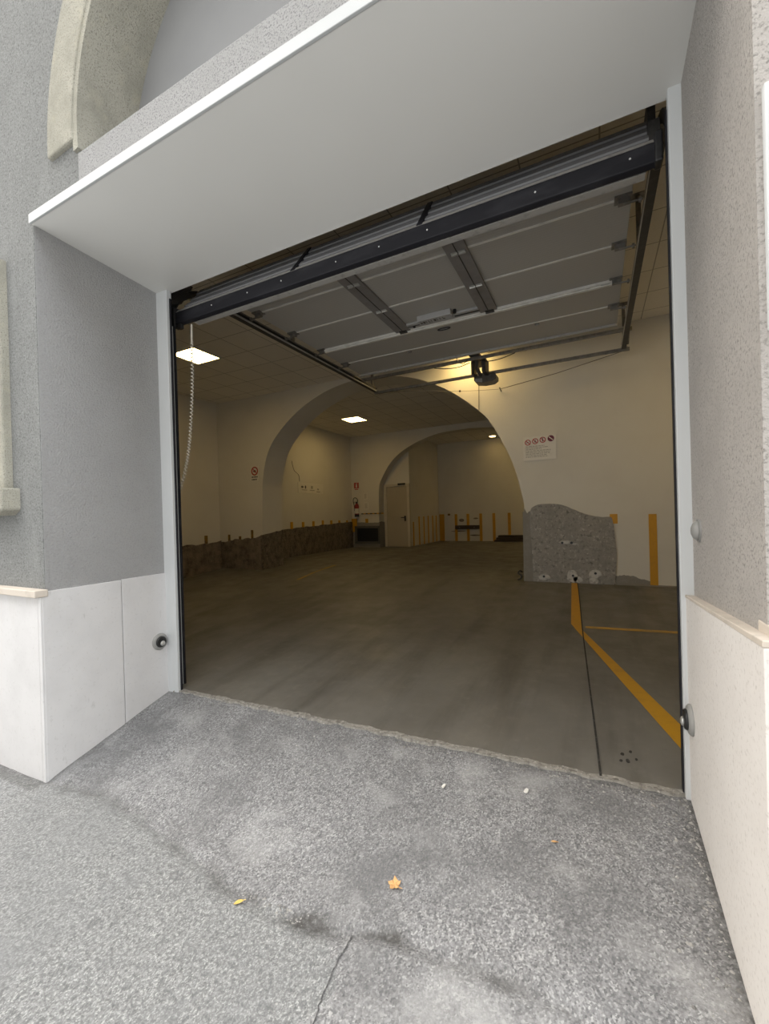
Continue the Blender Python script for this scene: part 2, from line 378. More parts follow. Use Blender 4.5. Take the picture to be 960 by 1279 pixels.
def ribbon(name, pts, w, mat, parent, zf, lift=.002, jit=0):
    bm = B(); prev = None
    for i, (x, y) in enumerate(pts):
        a_ = Vector(pts[max(i - 1, 0)]); b_ = Vector(pts[min(i + 1, len(pts) - 1)]); d_ = (b_ - a_).normalized(); nn = Vector((-d_.y, d_.x))
        ww = w[i] if isinstance(w, (list, tuple)) else w
        jx = (random.random() - .5) * jit
        l = Vector((x, y)) + nn * (ww / 2 + jx); r_ = Vector((x, y)) - nn * (ww / 2 - jx)
        cur = [bm.verts.new((q_.x, q_.y, zf(q_.x, q_.y) + lift)) for q_ in (l, r_)]
        if prev: bm.faces.new((prev[0], prev[1], cur[1], cur[0]))
        prev = cur
    return link(name, bm, mat, parent)
crk = spline([(-.912, 1.43), (-.903, 1.366), (-.907, 1.33), (-.904, 1.274), (-.893, 1.182), (-.874, 1.118), (-.88, 1.0), (-.86, .85)], 5)
ribbon('asphalt_crack', crk, [.008 * (1 - .5 * i / len(crk)) for i in range(len(crk))], 'crack', g, ground_z, .002, .006)
# dirt gathered in the crease and along the plinths, as a soft stain
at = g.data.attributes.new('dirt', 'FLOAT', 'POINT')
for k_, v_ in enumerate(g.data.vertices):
    x, y = v_.co.x, v_.co.y; q_ = 0
    d_ = y - crease_y(x) + .04 * noise.noise((x * 6, y * 6, 1))
    if -3.4 < x < .3: q_ = max(q_, (.85 if -1.6 < x < -.55 else .45) * math.exp(-(d_ / (.03 + .02 * noise.noise((x * 4, 8, 0)))) ** 2) * max(0, .75 + 1.5 * noise.noise((x * 5, y * 5, 4))))
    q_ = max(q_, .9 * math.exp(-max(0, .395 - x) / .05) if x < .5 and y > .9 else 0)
    if y > 2.3: q_ = max(q_, .7 * math.exp(-max(0, 2.585 - y) / .035) * min(1, max(.25, (x + 2.2) / 1.5)))
    if x < -3.3 and y > 1.5: q_ = max(q_, .6 * math.exp(-max(0, x + 3.575) / .03))
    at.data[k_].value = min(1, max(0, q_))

xs = fr(-8.6, 3.4, 96); ys = fr(2.6, 17, 120)
fl = structure(grid('floor', xs, ys, floor_z, 'floor'), 'grey concrete garage floor')
bm = B()   # crumbling front edge of the slab
xs = fr(-3.6, .5, 160); prev = None
for x in xs:
    e_ = 2.585 + .018 * noise.noise((x * 9, 0, 0)) + .012 * noise.noise((x * 31, 4, 0)); w_ = .04 + .02 * noise.noise((x * 5, 9, 0))
    z = floor_z(x, 2.62)
    cur = [bm.verts.new(p_) for p_ in ((x, e_ - .012, z - .03), (x, e_, z - .002 + .004 * noise.noise((x * 40, 0, 2))), (x, e_ + w_, floor_z(x, e_ + w_) + .0015))]
    if prev:
        for k in range(2): bm.faces.new((prev[k], cur[k], cur[k + 1], prev[k + 1]))
    prev = cur
link('threshold_edge', bm, 'threshold', fl)
def quad_paint(name, pts, mat, sub=10):
    bm = B()
    (a0, a1), (b0, b1) = pts   # two ends, each (left, right)
    prev = None
    for i in range(sub + 1):
        t_ = i / sub
        l = Vector(a0).lerp(Vector(b0), t_); r_ = Vector(a1).lerp(Vector(b1), t_)
        cur = [bm.verts.new((q_.x, q_.y, floor_z(q_.x, q_.y) + .003)) for q_ in (l, r_)]
        if prev: bm.faces.new((prev[0], prev[1], cur[1], cur[0]))
        prev = cur
    return link(name, bm, mat, fl)
o = quad_paint('floor_marking', [((-.376, 7.55), (-.285, 7.55)), ((-.282, 5.339), (-.165, 5.164))], 'paint_yellow')
o = quad_paint('floor_marking', [((-.282, 5.339), (-.165, 5.164)), ((.437, 2.983), (.560, 3.05))], 'paint_yellow')
o = quad_paint('floor_marking', [((-.13, 5.30), (-.13, 5.22)), ((3.1, 5.50), (3.1, 5.42))], 'paint_faded')
o = quad_paint('floor_marking', [((-5.40, 6.85), (-5.46, 6.82)), ((-5.62, 8.6), (-5.70, 8.6))], 'paint_faded')
jl = [(-.285 + .0, 7.55), (-.23, 6.6), (-.16, 5.2), (-.09, 4.0), (-.03, 3.0), (-.008, 2.6)]
ribbon('floor_joint', spline(jl, 4), .012, 'joint', fl, floor_z, .0045)

# ------------------------------------------------------------------ SETTING: facade
XL, XR, YF, YI = -3.59, .44, 1.63, 2.6
ZS = 3.73
CX, CZ, RI, RO = -1.575, 4.15, 1.41, 1.745
arc = [(CX + RI * math.cos(t_), CZ + RI * math.sin(t_)) for t_ in [math.pi * k / 40 for k in range(41)]]
lun = [(CX + RI, 4.0)] + arc + [(CX - RI, 4.0)]
opening = [(XL, ZS + .06), (XL, -1.2), (XR, -1.2), (XR, ZS + .06)]
outl = [(-9, -1.2), (XL, -1.2), (XL, ZS + .06), (XR, ZS + .06), (XR, -1.2), (5, -1.2), (5, 8.5), (-9, 8.5)]
wf = structure(slab_xz('wall_front', outl, [lun], YF, 2.03, 'render'), 'grey rendered street facade')
back = slab_xz('wall_core', outl, [], 2.03, YI, 'render_fine', wf)
slab_xz('lunette_infill', [(CX - 1.5, 3.9), (CX + 1.5, 3.9), (CX + 1.5, 5.7), (CX - 1.5, 5.7)], [], 2.0, 2.035, 'lunette', wf)
# reveals have their own finer coat; the right one is tinted with warm light
bm = B(); box(bm, XL - .01, XL + .006, YF + .004, YI, 1.05, ZS); o = link('reveal_coat', bm, 'render_fine', wf)
bm = B(); box(bm, XR - .006, XR + .01, 1.5651, YI, 1.05, ZS); o = link('reveal_coat', bm, 'render_warm_lit', wf)
# archivolt: outer band in relief plus inner thin fillet, lintel band
def band(r0, r1, y0, y1, t0=0, t1=math.pi, n=48):
    bm = B(); prev = None
    for k in range(n + 1):
        t_ = t0 + (t1 - t0) * k / n
        cur = [bm.verts.new((CX + r_ * math.cos(t_), y_, CZ + r_ * math.sin(t_))) for r_, y_ in ((r0, y1), (r0, y0), (r1, y0), (r1, y1))]
        if prev:
            for a_ in range(4): bm.faces.new((prev[a_], prev[(a_ + 1) % 4], cur[(a_ + 1) % 4], cur[a_]))
        else: bm.faces.new(cur)
        prev = cur
    bm.faces.new(prev[::-1]); return bm
bm = band(RI + .03, RO, YF - .032, YF + .05, -.04, math.pi + .04)
o = structure(link('trim_1', bm, 'pebble', None, False, .012), 'beige pebbledash arch surround above the gate')
link('arch_fillet', band(RI - .012, RI + .04, YF - .022, 2.02, -.09, math.pi + .09), 'pebble', o)
bm = B(); box(bm, -2.99, CX + RI + .02, YF - .012, 2.0, ZS + .07, 4.0); o = structure(link('trim_2', bm, 'pebble_grey', None, False, .006), 'grey pebbledash band above the soffit')
# window surround piece and sill block at the far left
bm = B(); box(bm, -4.75, -4.0, YF - .06, YF + .05, 1.84, 3.6); o = structure(link('trim_3', bm, 'pebble', None, False, .015), 'beige pebbledash window surround')
bm = B(); box(bm, -4.62, -4.13, YF - .075, YF - .04, 1.86, 3.6); link('surround_panel', bm, 'pebble_grey', o, False, .008)
bm = B(); prism(bm, [(-4.8, 1.64), (-3.98, 1.64), (-3.90, 1.68), (-3.90, 1.845), (-4.8, 1.845)], lambda u_, v_, w_: (u_, YF + .05 - w_ * .17, v_)); link('sill_block', bm, 'pebble', o, False, .015)
# soffit and its white edge
bm = B(); v = [bm.verts.new(p_) for p_ in ((XL, YF - .02, 3.735), (XR, YF - .02, 3.735), (XR, YI + .04, 3.67), (XL, YI + .04, 3.67))]
v2 = [bm.verts.new(p_.co + Vector((0, 0, .02))) for p_ in v]
bm.faces.new(v); bm.faces.new(v2[::-1])
for i in range(4): bm.faces.new((v[i], v[(i + 1) % 4], v2[(i + 1) % 4], v2[i]))
sf = structure(link('trim_4', bm, 'soffit'), 'pale sheet metal soffit over the gateway')
bm = B(); box(bm, XL - .005, XR + .005, YF - .028, YF - .012, 3.732, 3.798); link('soffit_edge', bm, 'edge_white', sf, False, .003)
# side casings
bm = B(); box(bm, XL, -3.44, 2.575, 2.625, -.06, 3.672); structure(link('trim_5', bm, 'trim_white', None, False, .004), 'white metal casing on the left jamb')
bm = B(); box(bm, .378, XR, 2.575, 2.625, .02, 3.69); structure(link('trim_6', bm, 'trim_white', None, False, .004), 'white metal casing on the right jamb')
# stone plinths
pl = structure(link('trim_7', box(B(), -3.60, -3.572, 1.605, 2.170, -.42, 1.078), 'stone', None, False, .004), 'white stone plinth left of the gateway')
link('plinth_slab', box(B(), -3.60, -3.572, 2.176, 2.60, -.3, 1.083), 'stone', pl, False, .004)
link('plinth_slab', box(B(), -9, -3.619, 1.595, 1.64, -1.1, 1.04), 'stone', pl, False, .004)
link('plinth_edge', box(B(), -3.610, -3.574, 1.592, 1.62, -1.0, 1.04), 'stone', pl, False, .003)
link('plinth_cap', box(B(), -9, -3.565, 1.555, 1.64, 1.04, 1.092), 'stone_cap', pl, False, .006)
bm = B(); prism(bm, [(1.47, -.6), (2.61, -.6), (2.61, 1.10), (1.47, 1.172)], lambda u_, v_, w_: (.398 + w_ * .06, u_, v_))
pr = structure(link('trim_8', bm, 'stone_warm', None, False, .004), 'warm white stone plinth right of the gateway')
bm = B(); prism(bm, [(1.47, 1.172), (2.61, 1.10), (2.61, 1.112), (1.47, 1.192)], lambda u_, v_, w_: (.395 + w_ * .06, u_, v_)); link('plinth_cap', bm, 'stone_cap', pr, False, .003)
link('plinth_slab', box(B(), .44, 5, 1.47, 1.64, -1.1, 1.15), 'stone_warm', pr, False, .004)
link('plinth_cap', box(B(), .432, 5, 1.455, 1.64, 1.15, 1.215), 'stone_cap', pr, False, .005)
wf2 = link('reveal_coat', box(B(), XR + .008, 5, 1.565, YF + .01, 1.1, 8.4), 'render_warm_lit', wf)
wp = tag(link('wall_panel', box(B(), .450, .95, 1.545, 1.57, 2.05, 2.74), 'trim_white', None, False, .006), 'white panel fixed to the facade at the right edge of the gateway', 'panel')

# ------------------------------------------------------------------ SETTING: garage interior
H = 4.46
ce = structure(link('ceiling', box(B(), -8.7, 3.5, 2.6, 17.2, H, H + .1), 'tile'), 'suspended tile ceiling')
wl = structure(link('wall_left', box(B(), -8.75, -8.41, 2.4, 7.7, -.2, H + .05), 'paint'), 'cream wall at the left of the front bay')
wr = structure(link('wall_right', box(B(), 3.2, 3.5, 2.4, 17.2, -.2, H + .05), 'paint'), 'cream wall on the right')
A1 = spline([(-7.05, -.2), (-7.05, .6), (-7.0, 2.0), (-6.97, 2.46), (-6.83, 3.01), (-6.52, 3.46), (-5.93, 3.92), (-5.27, 4.22), (-4.65, 4.36), (-4.0, 4.385), (-3.2, 4.24), (-2.45, 3.89), (-1.80, 3.366), (-1.53, 2.974), (-1.27, 2.413), (-1.123, 1.82), (-1.09, 1.54), (-1.10, .6), (-1.10, -.2)], 6)
wm = structure(slab_xz('wall_middle', [(-8.75, -.2)] + A1 + [(3.3, -.2), (3.3, H + .05), (-8.75, H + .05)], [], 7.6, 8.3, 'paint'), 'cream wall pierced by a wide round arch')
wl2 = structure(link('wall_left_rear', box(B(), -8.6, -8.0, 8.2, 13.5, -.2, H + .05), 'paint'), 'cream wall at the left of the middle bay')
A2 = spline([(-6.89, -.2), (-6.89, .6), (-6.87, 2.379), (-6.727, 2.883), (-6.30, 3.472), (-5.677, 3.887), (-4.794, 4.19), (-3.966, 4.266), (-3.182, 4.25), (-2.44, 4.14), (-1.7, 3.82), (-1.05, 3.25), (-.72, 2.5), (-.66, .6), (-.66, -.2)], 6)
wb = structure(slab_xz('wall_back', [(-8.2, -.2)] + A2 + [(3.3, -.2), (3.3, H + .05), (-8.2, H + .05)], [], 13.35, 13.74, 'paint'), 'cream wall with the second round arch')
ws = structure(link('wall_side_block', box(B(), -8.2, -5.85, 13.74, 17.0, -.2, H + .05), 'paint'), 'cream wall block holding the beige door')
we = structure(link('wall_rear', box(B(), -6.0, 3.3, 16.8, 17.1, -.2, H + .05), 'paint'), 'cream rear wall of the garage')

def jag(x0, x1, z0f, n, amp, sd):
    rr = random.Random(sd); out = []
    for i in range(n + 1):
        x = x0 + (x1 - x0) * i / n; out.append((x, z0f(x) + amp * (noise.noise((x * 3.1, sd, 0)) + .5 * noise.noise((x * 9.7, sd, 2)) + .25 * (rr.random() - .5))))
    return out
def lerp_fn(x0, z0, x1, z1): return lambda x: z0 + (z1 - z0) * (x - x0) / (x1 - x0)
def patch(name, poly, fn, mat, parent): return link(name, prism(B(), poly, fn), mat, parent)
# broken masonry along the foot of the left walls
top = jag(2.7, 7.6, lerp_fn(2.7, .85, 7.6, 1.02), 40, .05, 1)
patch('exposed_masonry', [(2.7, -.1)] + top + [(7.6, -.1)], lambda u_, v_, w_: (-8.42 + w_ * .05, u_, v_), 'masonry_pale', wl)
top = jag(-8.41, -7.05, lerp_fn(-8.41, 1.0, -7.05, 1.15), 16, .06, 2)
patch('exposed_masonry', [(-8.41, .2)] + top + [(-7.05, .2)], lambda u_, v_, w_: (u_, 7.61 - w_ * .03, v_), 'masonry_pale', wm)
top = jag(7.56, 8.32, lerp_fn(7.56, 1.17, 8.3, 1.27), 10, .025, 3)
patch('exposed_masonry', [(7.575, .2)] + top + [(8.32, .2)], lambda u_, v_, w_: (-7.06 + w_ * .035, u_, v_), 'masonry', wm)
top = jag(8.3, 13.35, lerp_fn(8.3, 1.20, 13.35, 1.36), 40, .035, 4)
patch('exposed_masonry', [(8.3, .2)] + top + [(13.35, .2)], lambda u_, v_, w_: (-8.01 + w_ * .05, u_, v_), 'masonry', wl2)
top = jag(-8.0, -6.89, lerp_fn(-8.0, 1.33, -6.89, 1.30), 14, .02, 5)
patch('exposed_masonry', [(-8.0, .2)] + top + [(-6.87, .2)], lambda u_, v_, w_: (u_, 13.36 - w_ * .04, v_), 'cement_dark', wb)
patch('exposed_masonry', [(13.33, .2), (13.33, 1.32), (13.5, 1.34), (13.74, 1.31), (13.74, .2)], lambda u_, v_, w_: (-6.90 + w_ * .035, u_, v_), 'cement_dark', wb)
# right pier: rough cement where the plaster has gone
pier = [(-.97, .30)] + spline([(-.985, 1.0), (-1.0, 1.53), (-.90, 1.655), (-.75, 1.675), (-.55, 1.66), (-.42, 1.62), (-.28, 1.545), (-.12, 1.48), (.05, 1.435), (.20, 1.43), (.24, 1.38), (.27, 1.1), (.285, .8), (.27, .55), (.25, .42), (.22, .30)], 3)
pier = [(x + .008 * noise.noise((x * 20, z * 20, 0)), z + .008 * noise.noise((x * 20, z * 20, 5))) for x, z in pier]
cp = patch('cement_patch', pier, lambda u_, v_, w_: (u_, 7.61 - w_ * .055, v_), 'cement', wm)
patch('cement_patch', [(-1.13, .30), (-1.125, 1.0), (-1.12, 1.50), (-1.09, 1.60), (-1.05, 1.52), (-1.01, 1.56), (-.97, 1.5), (-.95, .30)], lambda u_, v_, w_: (u_, 7.62 - w_ * .045, v_), 'cement_dark', wm)
patch('cement_patch', [(7.57, .30), (7.57, 1.55), (7.75, 1.48), (8.0, 1.55), (8.3, 1.40), (8.3, .30)], lambda u_, v_, w_: (-1.085 - w_ * .035, u_, v_), 'cement_dark', wm)
patch('cement_patch', [(.26, .30)] + jag(.26, .80, lambda x: .50 - max(0, x - .5) * .35, 26, .05, 9) + [(.82, .30)], lambda u_, v_, w_: (u_, 7.605 - w_ * .012, v_), 'cement_dark', wm)
def lump(cx, cz, w_, h_, sd):
    pts = []
    for k in range(14):
        t_ = 2 * math.pi * k / 14; rr = 1 + .35 * noise.noise((sd * 3.1, math.cos(t_) * 2, math.sin(t_) * 2)); pts.append((cx + w_ * rr * math.cos(t_), cz + h_ * rr * math.sin(t_)))
    o_ = patch('plaster_remnant', pts, lambda u_, v_, q_: (u_, 7.565 - q_ * .02, v_), 'plaster_lump', wm)
for k, L_ in enumerate([(-.79, .44, .09, .05), (-.36, .47, .08, .10), (-.28, .42, .07, .05), (-.02, .52, .09, .07), (-.05, .41, .07, .05), (-.47, 1.03, .09, .03), (-.30, 1.0, .05, .02)]): lump(*L_, k)
bm = B()
for x, z in ((-.35, .48), (-.80, .45), (-.02, .53), (-.50, 1.02), (-.36, 1.02)): lathe(bm, [(.0, -.002), (.022, 0), (.018, .01), (0, .011)], (x, 7.548, z), (0, -1, 0), 10)
link('fixing_hole', bm, 'black', wm)
# base fillet of the arch wall
link('wall_base_edge', prism(B(), [(-1.13, .30), (-1.13, .372), (3.2, .372), (3.2, .30)], lambda u_, v_, w_: (u_, 7.61 - w_ * .05, v_)), 'cement_dark', wm)

# far door in the wall block
df = structure(link('door_1', box(B(), -6.735, -5.93, 13.70, 13.735, .43, 2.575), 'door_beige', None, False, .004), 'beige metal fire door')
bm = B(); box(bm, -6.83, -6.735, 13.66, 13.75, .42, 2.66); box(bm, -5.93, -5.835, 13.66, 13.75, .42, 2.66); box(bm, -6.735, -5.93, 13.66, 13.75, 2.575, 2.66)
link('door_frame', bm, 'door_frame', df, False, .004)
bm = B(); box(bm, -6.06, -6.0, 13.68, 13.70, 1.33, 1.52); tube(bm, [(-6.03, 13.69, 1.46), (-6.03, 13.63, 1.46), (-6.16, 13.63, 1.46)], .014, 8)
link('door_handle', bm, 'black', df)
link('door_closer', box(B(), -6.26, -5.98, 13.62, 13.67, 2.62, 2.68), 'black', df, False, .005)

# ventilation opening low on the second arch wall
v_ = thing('wall_vent', (-7.34, 13.30, .62), 'dark rectangular grille set in a grey frame low on the wall beside the beige door', 'vent')
bm = B()
for a_ in ((-7.86, -7.77, .56, 1.19), (-6.91, -6.87, .56, 1.19), (-7.86, -6.87, .56, .64), (-7.86, -6.87, 1.11, 1.19)): box(bm, a_[0], a_[1], 13.27, 13.33, a_[2], a_[3])
link('frame', bm, 'frame_grey', v_, False, .004)
bm = B(); box(bm, -7.77, -6.91, 13.30, 13.325, .64, 1.11)
for k in range(9): box(bm, -7.77, -6.91, 13.292, 13.30, .66 + k * .05, .68 + k * .05)
link('grille', bm, 'void', v_)

# ------------------------------------------------------------------ LAMPS
def lamp_bm(w_, d_):
    bm = B(); t_ = .025
    for a_ in ((-w_ / 2, w_ / 2, -d_ / 2, -d_ / 2 + t_), (-w_ / 2, w_ / 2, d_ / 2 - t_, d_ / 2), (-w_ / 2, -w_ / 2 + t_, -d_ / 2 + t_, d_ / 2 - t_), (w_ / 2 - t_, w_ / 2, -d_ / 2 + t_, d_ / 2 - t_)): box(bm, *a_, -.02, 0)
    return bm
L0 = thing('ceiling_light', (-6.20, 5.18, H), 'lit square ceiling panel over the front bay, behind the coiled cable', 'ceiling light', 'square ceiling lights')
fr0 = link('frame', lamp_bm(.6, .6), 'lamp_frame', L0); fr0.matrix_parent_inverse = Matrix.Identity(4)
bm = B(); box(bm, -.275, .275, -.275, .275, -.012, -.001); df0 = link('diffuser', bm, 'diffuser', L0); df0.matrix_parent_inverse = Matrix.Identity(4)
bm = B(); [box(bm, -.275, .275, y_ - .006, y_ + .006, -.016, -.012) for y_ in (-.09, .09)]; lv = link('louvre', bm, 'lamp_frame', L0); lv.matrix_parent_inverse = Matrix.Identity(4)
def copy_thing(src, loc, label):
    c_ = src.copy(); COL.objects.link(c_); c_.location = loc; c_['label'] = label
    for ch in list(src.children):
        k_ = ch.copy(); COL.objects.link(k_); k_.parent = c_
    return c_
copy_thing(L0, (-6.38, 10.92, H), 'lit square ceiling panel seen through the wide arch')
copy_thing(L0, (-2.0, 7.18, H), 'lit square ceiling panel hidden above the raised gate')
copy_thing(L0, (1.75, 5.55, H), 'unseen square ceiling panel added to brighten the right half of the front bay')  # out of view, added to brighten the front bay and its arch wall
dl = thing('downlight', (-3.40, 16.12, H), 'small round lit lamp on the ceiling of the furthest bay', 'ceiling light')
bm = lathe(B(), [(.15, 0), (.15, .03), (.12, .035), (.12, .0)], (-3.40, 16.12, H), (0, 0, -1), 24); link('rim', bm, 'lamp_frame', dl, True)
bm = lathe(B(), [(.115, .02), (.115, .03), (.08, .045), (0, .05)], (-3.40, 16.12, H), (0, 0, -1), 24); link('bulb_cover', bm, 'diffuser', dl, True)
copy_thing(L0, (-1.4, 15.2, H), 'lit square ceiling panel of the furthest bay, behind the right pier')

# ------------------------------------------------------------------ SECTIONAL GATE (raised)
GZ = 3.95
GX0, GX1 = -3.50, .31
gd = thing('garage_door', (-1.6, 2.75, 3.45), 'raised grey sectional gate with a black bottom edge under the soffit', 'garage door')
# leaning bottom section
p0 = Vector((0, 2.775, 3.53)); p1 = Vector((0, 3.02, 3.845)); d_ = (p1 - p0); Ln = d_.length; d_.normalize(); nn = Vector((0, -d_.z, d_.y))   # nn points out to the street
def lean(x, s_, h_): return Vector((x, p0.y, p0.z)) + Vector((0, d_.y, d_.z)) * s_ + nn * h_
prof = [(0, 0), (0, .03), (.09, .03), (.095, .040), (.14, .040), (.145, .03), (.20, .03), (.205, .040), (.25, .040), (.255, .03), (.32, .03), (.325, .040), (Ln, .040), (Ln, 0)]
bm = prism(B(), prof, lambda a_, b_, w_: lean(GX0 + .01 + (GX1 - GX0 + .02) * w_, a_, b_)); link('door_section', bm, 'panel_out', gd)
for i, (ya, yb) in enumerate([(3.20, 3.755), (3.765, 4.385), (4.395, 5.035), (5.045, 5.665), (5.675, 6.25)]):
    bm = B(); box(bm, GX0, GX1, ya, yb, GZ, GZ + .04); link('door_section', bm, 'panel', gd, False, .004)
for ys_ in (3.76, 4.39, 5.67):
    bm = B(); box(bm, GX0 + .12, GX1 - .1, ys_ - .011, ys_ + .011, GZ - .008, GZ + .004); link('seam_strip', bm, 'strip_light', gd)
bm = B(); box(bm, GX0 + .05, GX1 - .03, 5.02, 5.11, GZ - .03, GZ - .001); box(bm, GX0 + .05, GX1 - .03, 5.04, 5.06, GZ - .045, GZ - .03); link('stiffening_rail', bm, 'strip_light', gd, False, .003)
bm = B(); box(bm, GX0, GX1, 6.235, 6.262, GZ - .03, GZ + .045); link('end_rail', bm, 'alu_dull', gd, False, .003)
# bottom seal
bm = B(); prism(bm, [(2.735, 3.440), (2.775, 3.430), (2.80, 3.445), (2.80, 3.535), (2.775, 3.555), (2.735, 3.548)], lambda a_, b_, w_: (-3.545 + w_ * (.368 + 3.545), a_, b_))
se = link('bottom_seal', bm, 'rubber', gd, False, .006)
for x in (-3.05, -2.62, -2.25, -1.72, -1.35, -.98, -.28, .22):
    bm = lathe(B(), [(.0, -.001), (.006, 0), (.005, .003), (0, .004)], (x, 2.7345, 3.50), (0, -1, 0), 10); link('screw', bm, 'white_dot', se)
bm = B(); prism(bm, [(2.74, 3.552), (2.80, 3.56), (2.80, 3.585), (2.765, 3.585)], lambda a_, b_, w_: (-3.54 + w_ * (.36 + 3.54), a_, b_)); box(bm, -3.36, .30, 2.80, 2.86, 3.437, 3.452)
link('seal_rail', bm, 'alu_dull', gd, False, .002)
bm = B(); box(bm, -3.575, -3.535, 2.72, 2.80, 3.41, 3.60); box(bm, -3.52, -3.47, 2.74, 2.78, 3.39, 3.44); link('end_cap', bm, 'black', gd, False, .01)
bm = B(); box(bm, .335, .375, 2.72, 2.80, 3.43, 3.60); link('end_cap', bm, 'black', gd, False, .01)
# outline of the wicket door on the leaning section
for xa, xb in ((-2.16, -2.12), (-1.06, -1.02)):
    bm = prism(B(), [(0, .0), (0, .047), (Ln, .047), (Ln, .0)], lambda a_, b_, w_: lean(xa + (xb - xa) * w_, a_, b_)); link('wicket_edge', bm, 'rubber', gd)
# wicket stiles, rail, closer, badge on the underside
for xa, xb in ((-2.26, -2.06), (-1.16, -.965)):
    bm = B(); box(bm, xa, xb, 3.50, 5.02, GZ - .028, GZ - .001); st_ = link('wicket_stile', bm, 'panel_dark', gd, False, .003)
    bm = B(); box(bm, (xa + xb) / 2 - .004, (xa + xb) / 2 + .004, 3.52, 5.0, GZ - .031, GZ - .027); link('stile_gap', bm, 'black', st_)
bm = B(); box(bm, -2.08, -1.13, 4.88, 4.99, GZ - .026, GZ - .001); wr_ = link('wicket_rail', bm, 'closer_grey', gd, False, .003)
bm = B(); box(bm, -2.06, -1.70, 4.925, 4.94, GZ - .029, GZ - .026); box(bm, -1.45, -1.15, 4.925, 4.95, GZ - .029, GZ - .026); link('rail_slot', bm, 'black', wr_)
bm = B(); box(bm, -1.87, -1.45, 4.76, 4.87, GZ - .07, GZ - .001); clo = link('door_closer', bm, 'closer_grey', gd, False, .008)
bm = B(); rr = random.Random(3)
x = -1.84
while x < -1.53:     # worn dark lettering on the closer, too small to read
    w_ = .018 + .012 * rr.random(); box(bm, x, x + .006, 4.79, 4.845, GZ - .072, GZ - .07)
    if rr.random() < .7: box(bm, x, x + w_, 4.79 + .045 * rr.random(), 4.803 + .04, GZ - .072, GZ - .07)
    x += w_ + .012
link('lettering', bm, 'sign_ink', clo)
bm = B(); tube(bm, [(-1.42, 4.83, GZ - .04), (-1.42, 4.83, GZ)], .02, 12); link('knob', bm, 'black', gd)
bm = B(); tube(bm, [(-1.98, 4.95, GZ - .04), (-1.98, 4.95, GZ)], .016, 12); link('knob', bm, 'black', gd)
bm = B(); pts = [(-1.69 + .08 * math.cos(t_), 5.25 + .028 * math.sin(t_), GZ - .004) for t_ in [2 * math.pi * k / 28 for k in range(29)]]; tube(bm, pts, .009, 6, False); link('badge_ring', bm, 'black', gd)
bm = prism(B(), [(-1.69 + .072 * math.cos(2 * math.pi * k / 24), 5.25 + .022 * math.sin(2 * math.pi * k / 24)) for k in range(24)], lambda a_, b_, w_: (a_, b_, GZ - .003 + w_ * .003)); link('badge', bm, 'alu_dull', gd)
def hinge(x, y, s_, m_='alu'):
    bm = B(); box(bm, x - .05 * s_, x + .05 * s_, y - .045 * s_, y - .006, GZ - .034, GZ - .026); box(bm, x - .05 * s_, x + .05 * s_, y + .006, y + .045 * s_, GZ - .034, GZ - .026)
    tube(bm, [(x - .05 * s_, y, GZ - .036), (x + .05 * s_, y, GZ - .036)], .011, 8); link('hinge', bm, m_, gd)
for y in (3.76, 4.39):
    for x in (-2.19, -2.12, -1.09, -1.02): hinge(x, y, .6)
for x in (-2.16, -1.05): hinge(x, 5.03, 1.0, 'steel_dark')
for x in (-2.35, -.6): hinge(x, 5.67, .5, 'steel')
for y in (3.76, 4.39, 5.04, 5.67):
    for sx_, x in ((-1, GX0 + .06), (1, GX1 - .06)):
        bm = B(); box(bm, x - .06, x + .06, y - .05, y + .05, GZ - .014, GZ - .001); box(bm, x - .035, x + .045, y - .022, y + .022, GZ - .05, GZ - .012)
        tube(bm, [(x, y, GZ - .05), (x + sx_ * .13, y, GZ - .05)], .009, 8); lathe(bm, [(.0, 0), (.022, .002), (.022, .02), (0, .022)], (x + sx_ * .10, y, GZ - .05), (sx_, 0, 0), 14)
        link('roller_bracket', bm, 'steel', gd)
bm = B(); box(bm, GX1 - .2, GX1 - .12, 5.02, 5.10, GZ - .036, GZ - .03); link('rail_plate', bm, 'alu', gd)

# tracks
def track_path():
    pts = [(2.70, z) for z in fr(.12, 3.38, 6)]
    for k in range(1, 11):
        t_ = math.pi / 2 * k / 10; pts.append((2.70 + .5 * (1 - math.cos(t_)), 3.40 + .5 * math.sin(t_)))
    return pts + [(y, 3.90) for y in fr(3.4, 7.03, 8)]
def track(x0, label):
    tr = thing('door_track', (x0, 2.7, .12), label, 'track')
    P = track_path(); bm = B(); prev = None
    for i, (y, z) in enumerate(P):
        a_ = Vector(P[max(0, i - 1)]); b_ = Vector(P[min(len(P) - 1, i + 1)]); t_ = (b_ - a_).normalized(); n2 = Vector((t_.y, -t_.x))
        cur = [bm.verts.new((x0 + dx, y + n2.x * h_, z + n2.y * h_)) for dx, h_ in ((-.03, .035), (.03, .035), (.03, .024), (-.02, .024), (-.02, -.024), (.03, -.024), (.03, -.035), (-.03, -.035))]
        if prev:
            for k in range(8): bm.faces.new((prev[k], prev[(k + 1) % 8], cur[(k + 1) % 8], cur[k]))
        else: bm.faces.new(cur)
        prev = cur
    bm.faces.new(prev[::-1]); link('channel', bm, 'steel_dark', tr)
    bm = B(); box(bm, x0 - .032, x0 + .032, 3.3, 7.03, 3.928, 3.945); link('reinforcing_angle', bm, 'steel', tr)
    bm = B(); sd_ = 1 if x0 < 0 else -1; box(bm, *sorted((x0 + sd_ * .031, x0 + sd_ * .036)), 3.4, 7.0, 3.868, 3.890); link('running_lip', bm, 'alu', tr)
    for y in (4.6, 6.9):
        bm = B(); box(bm, x0 - .02, x0 + .02, y - .02, y + .02, 3.93, H); box(bm, x0 - .05, x0 + .05, y - .05, y + .05, H - .006, H); link('ceiling_hanger', bm, 'steel', tr)
    return tr
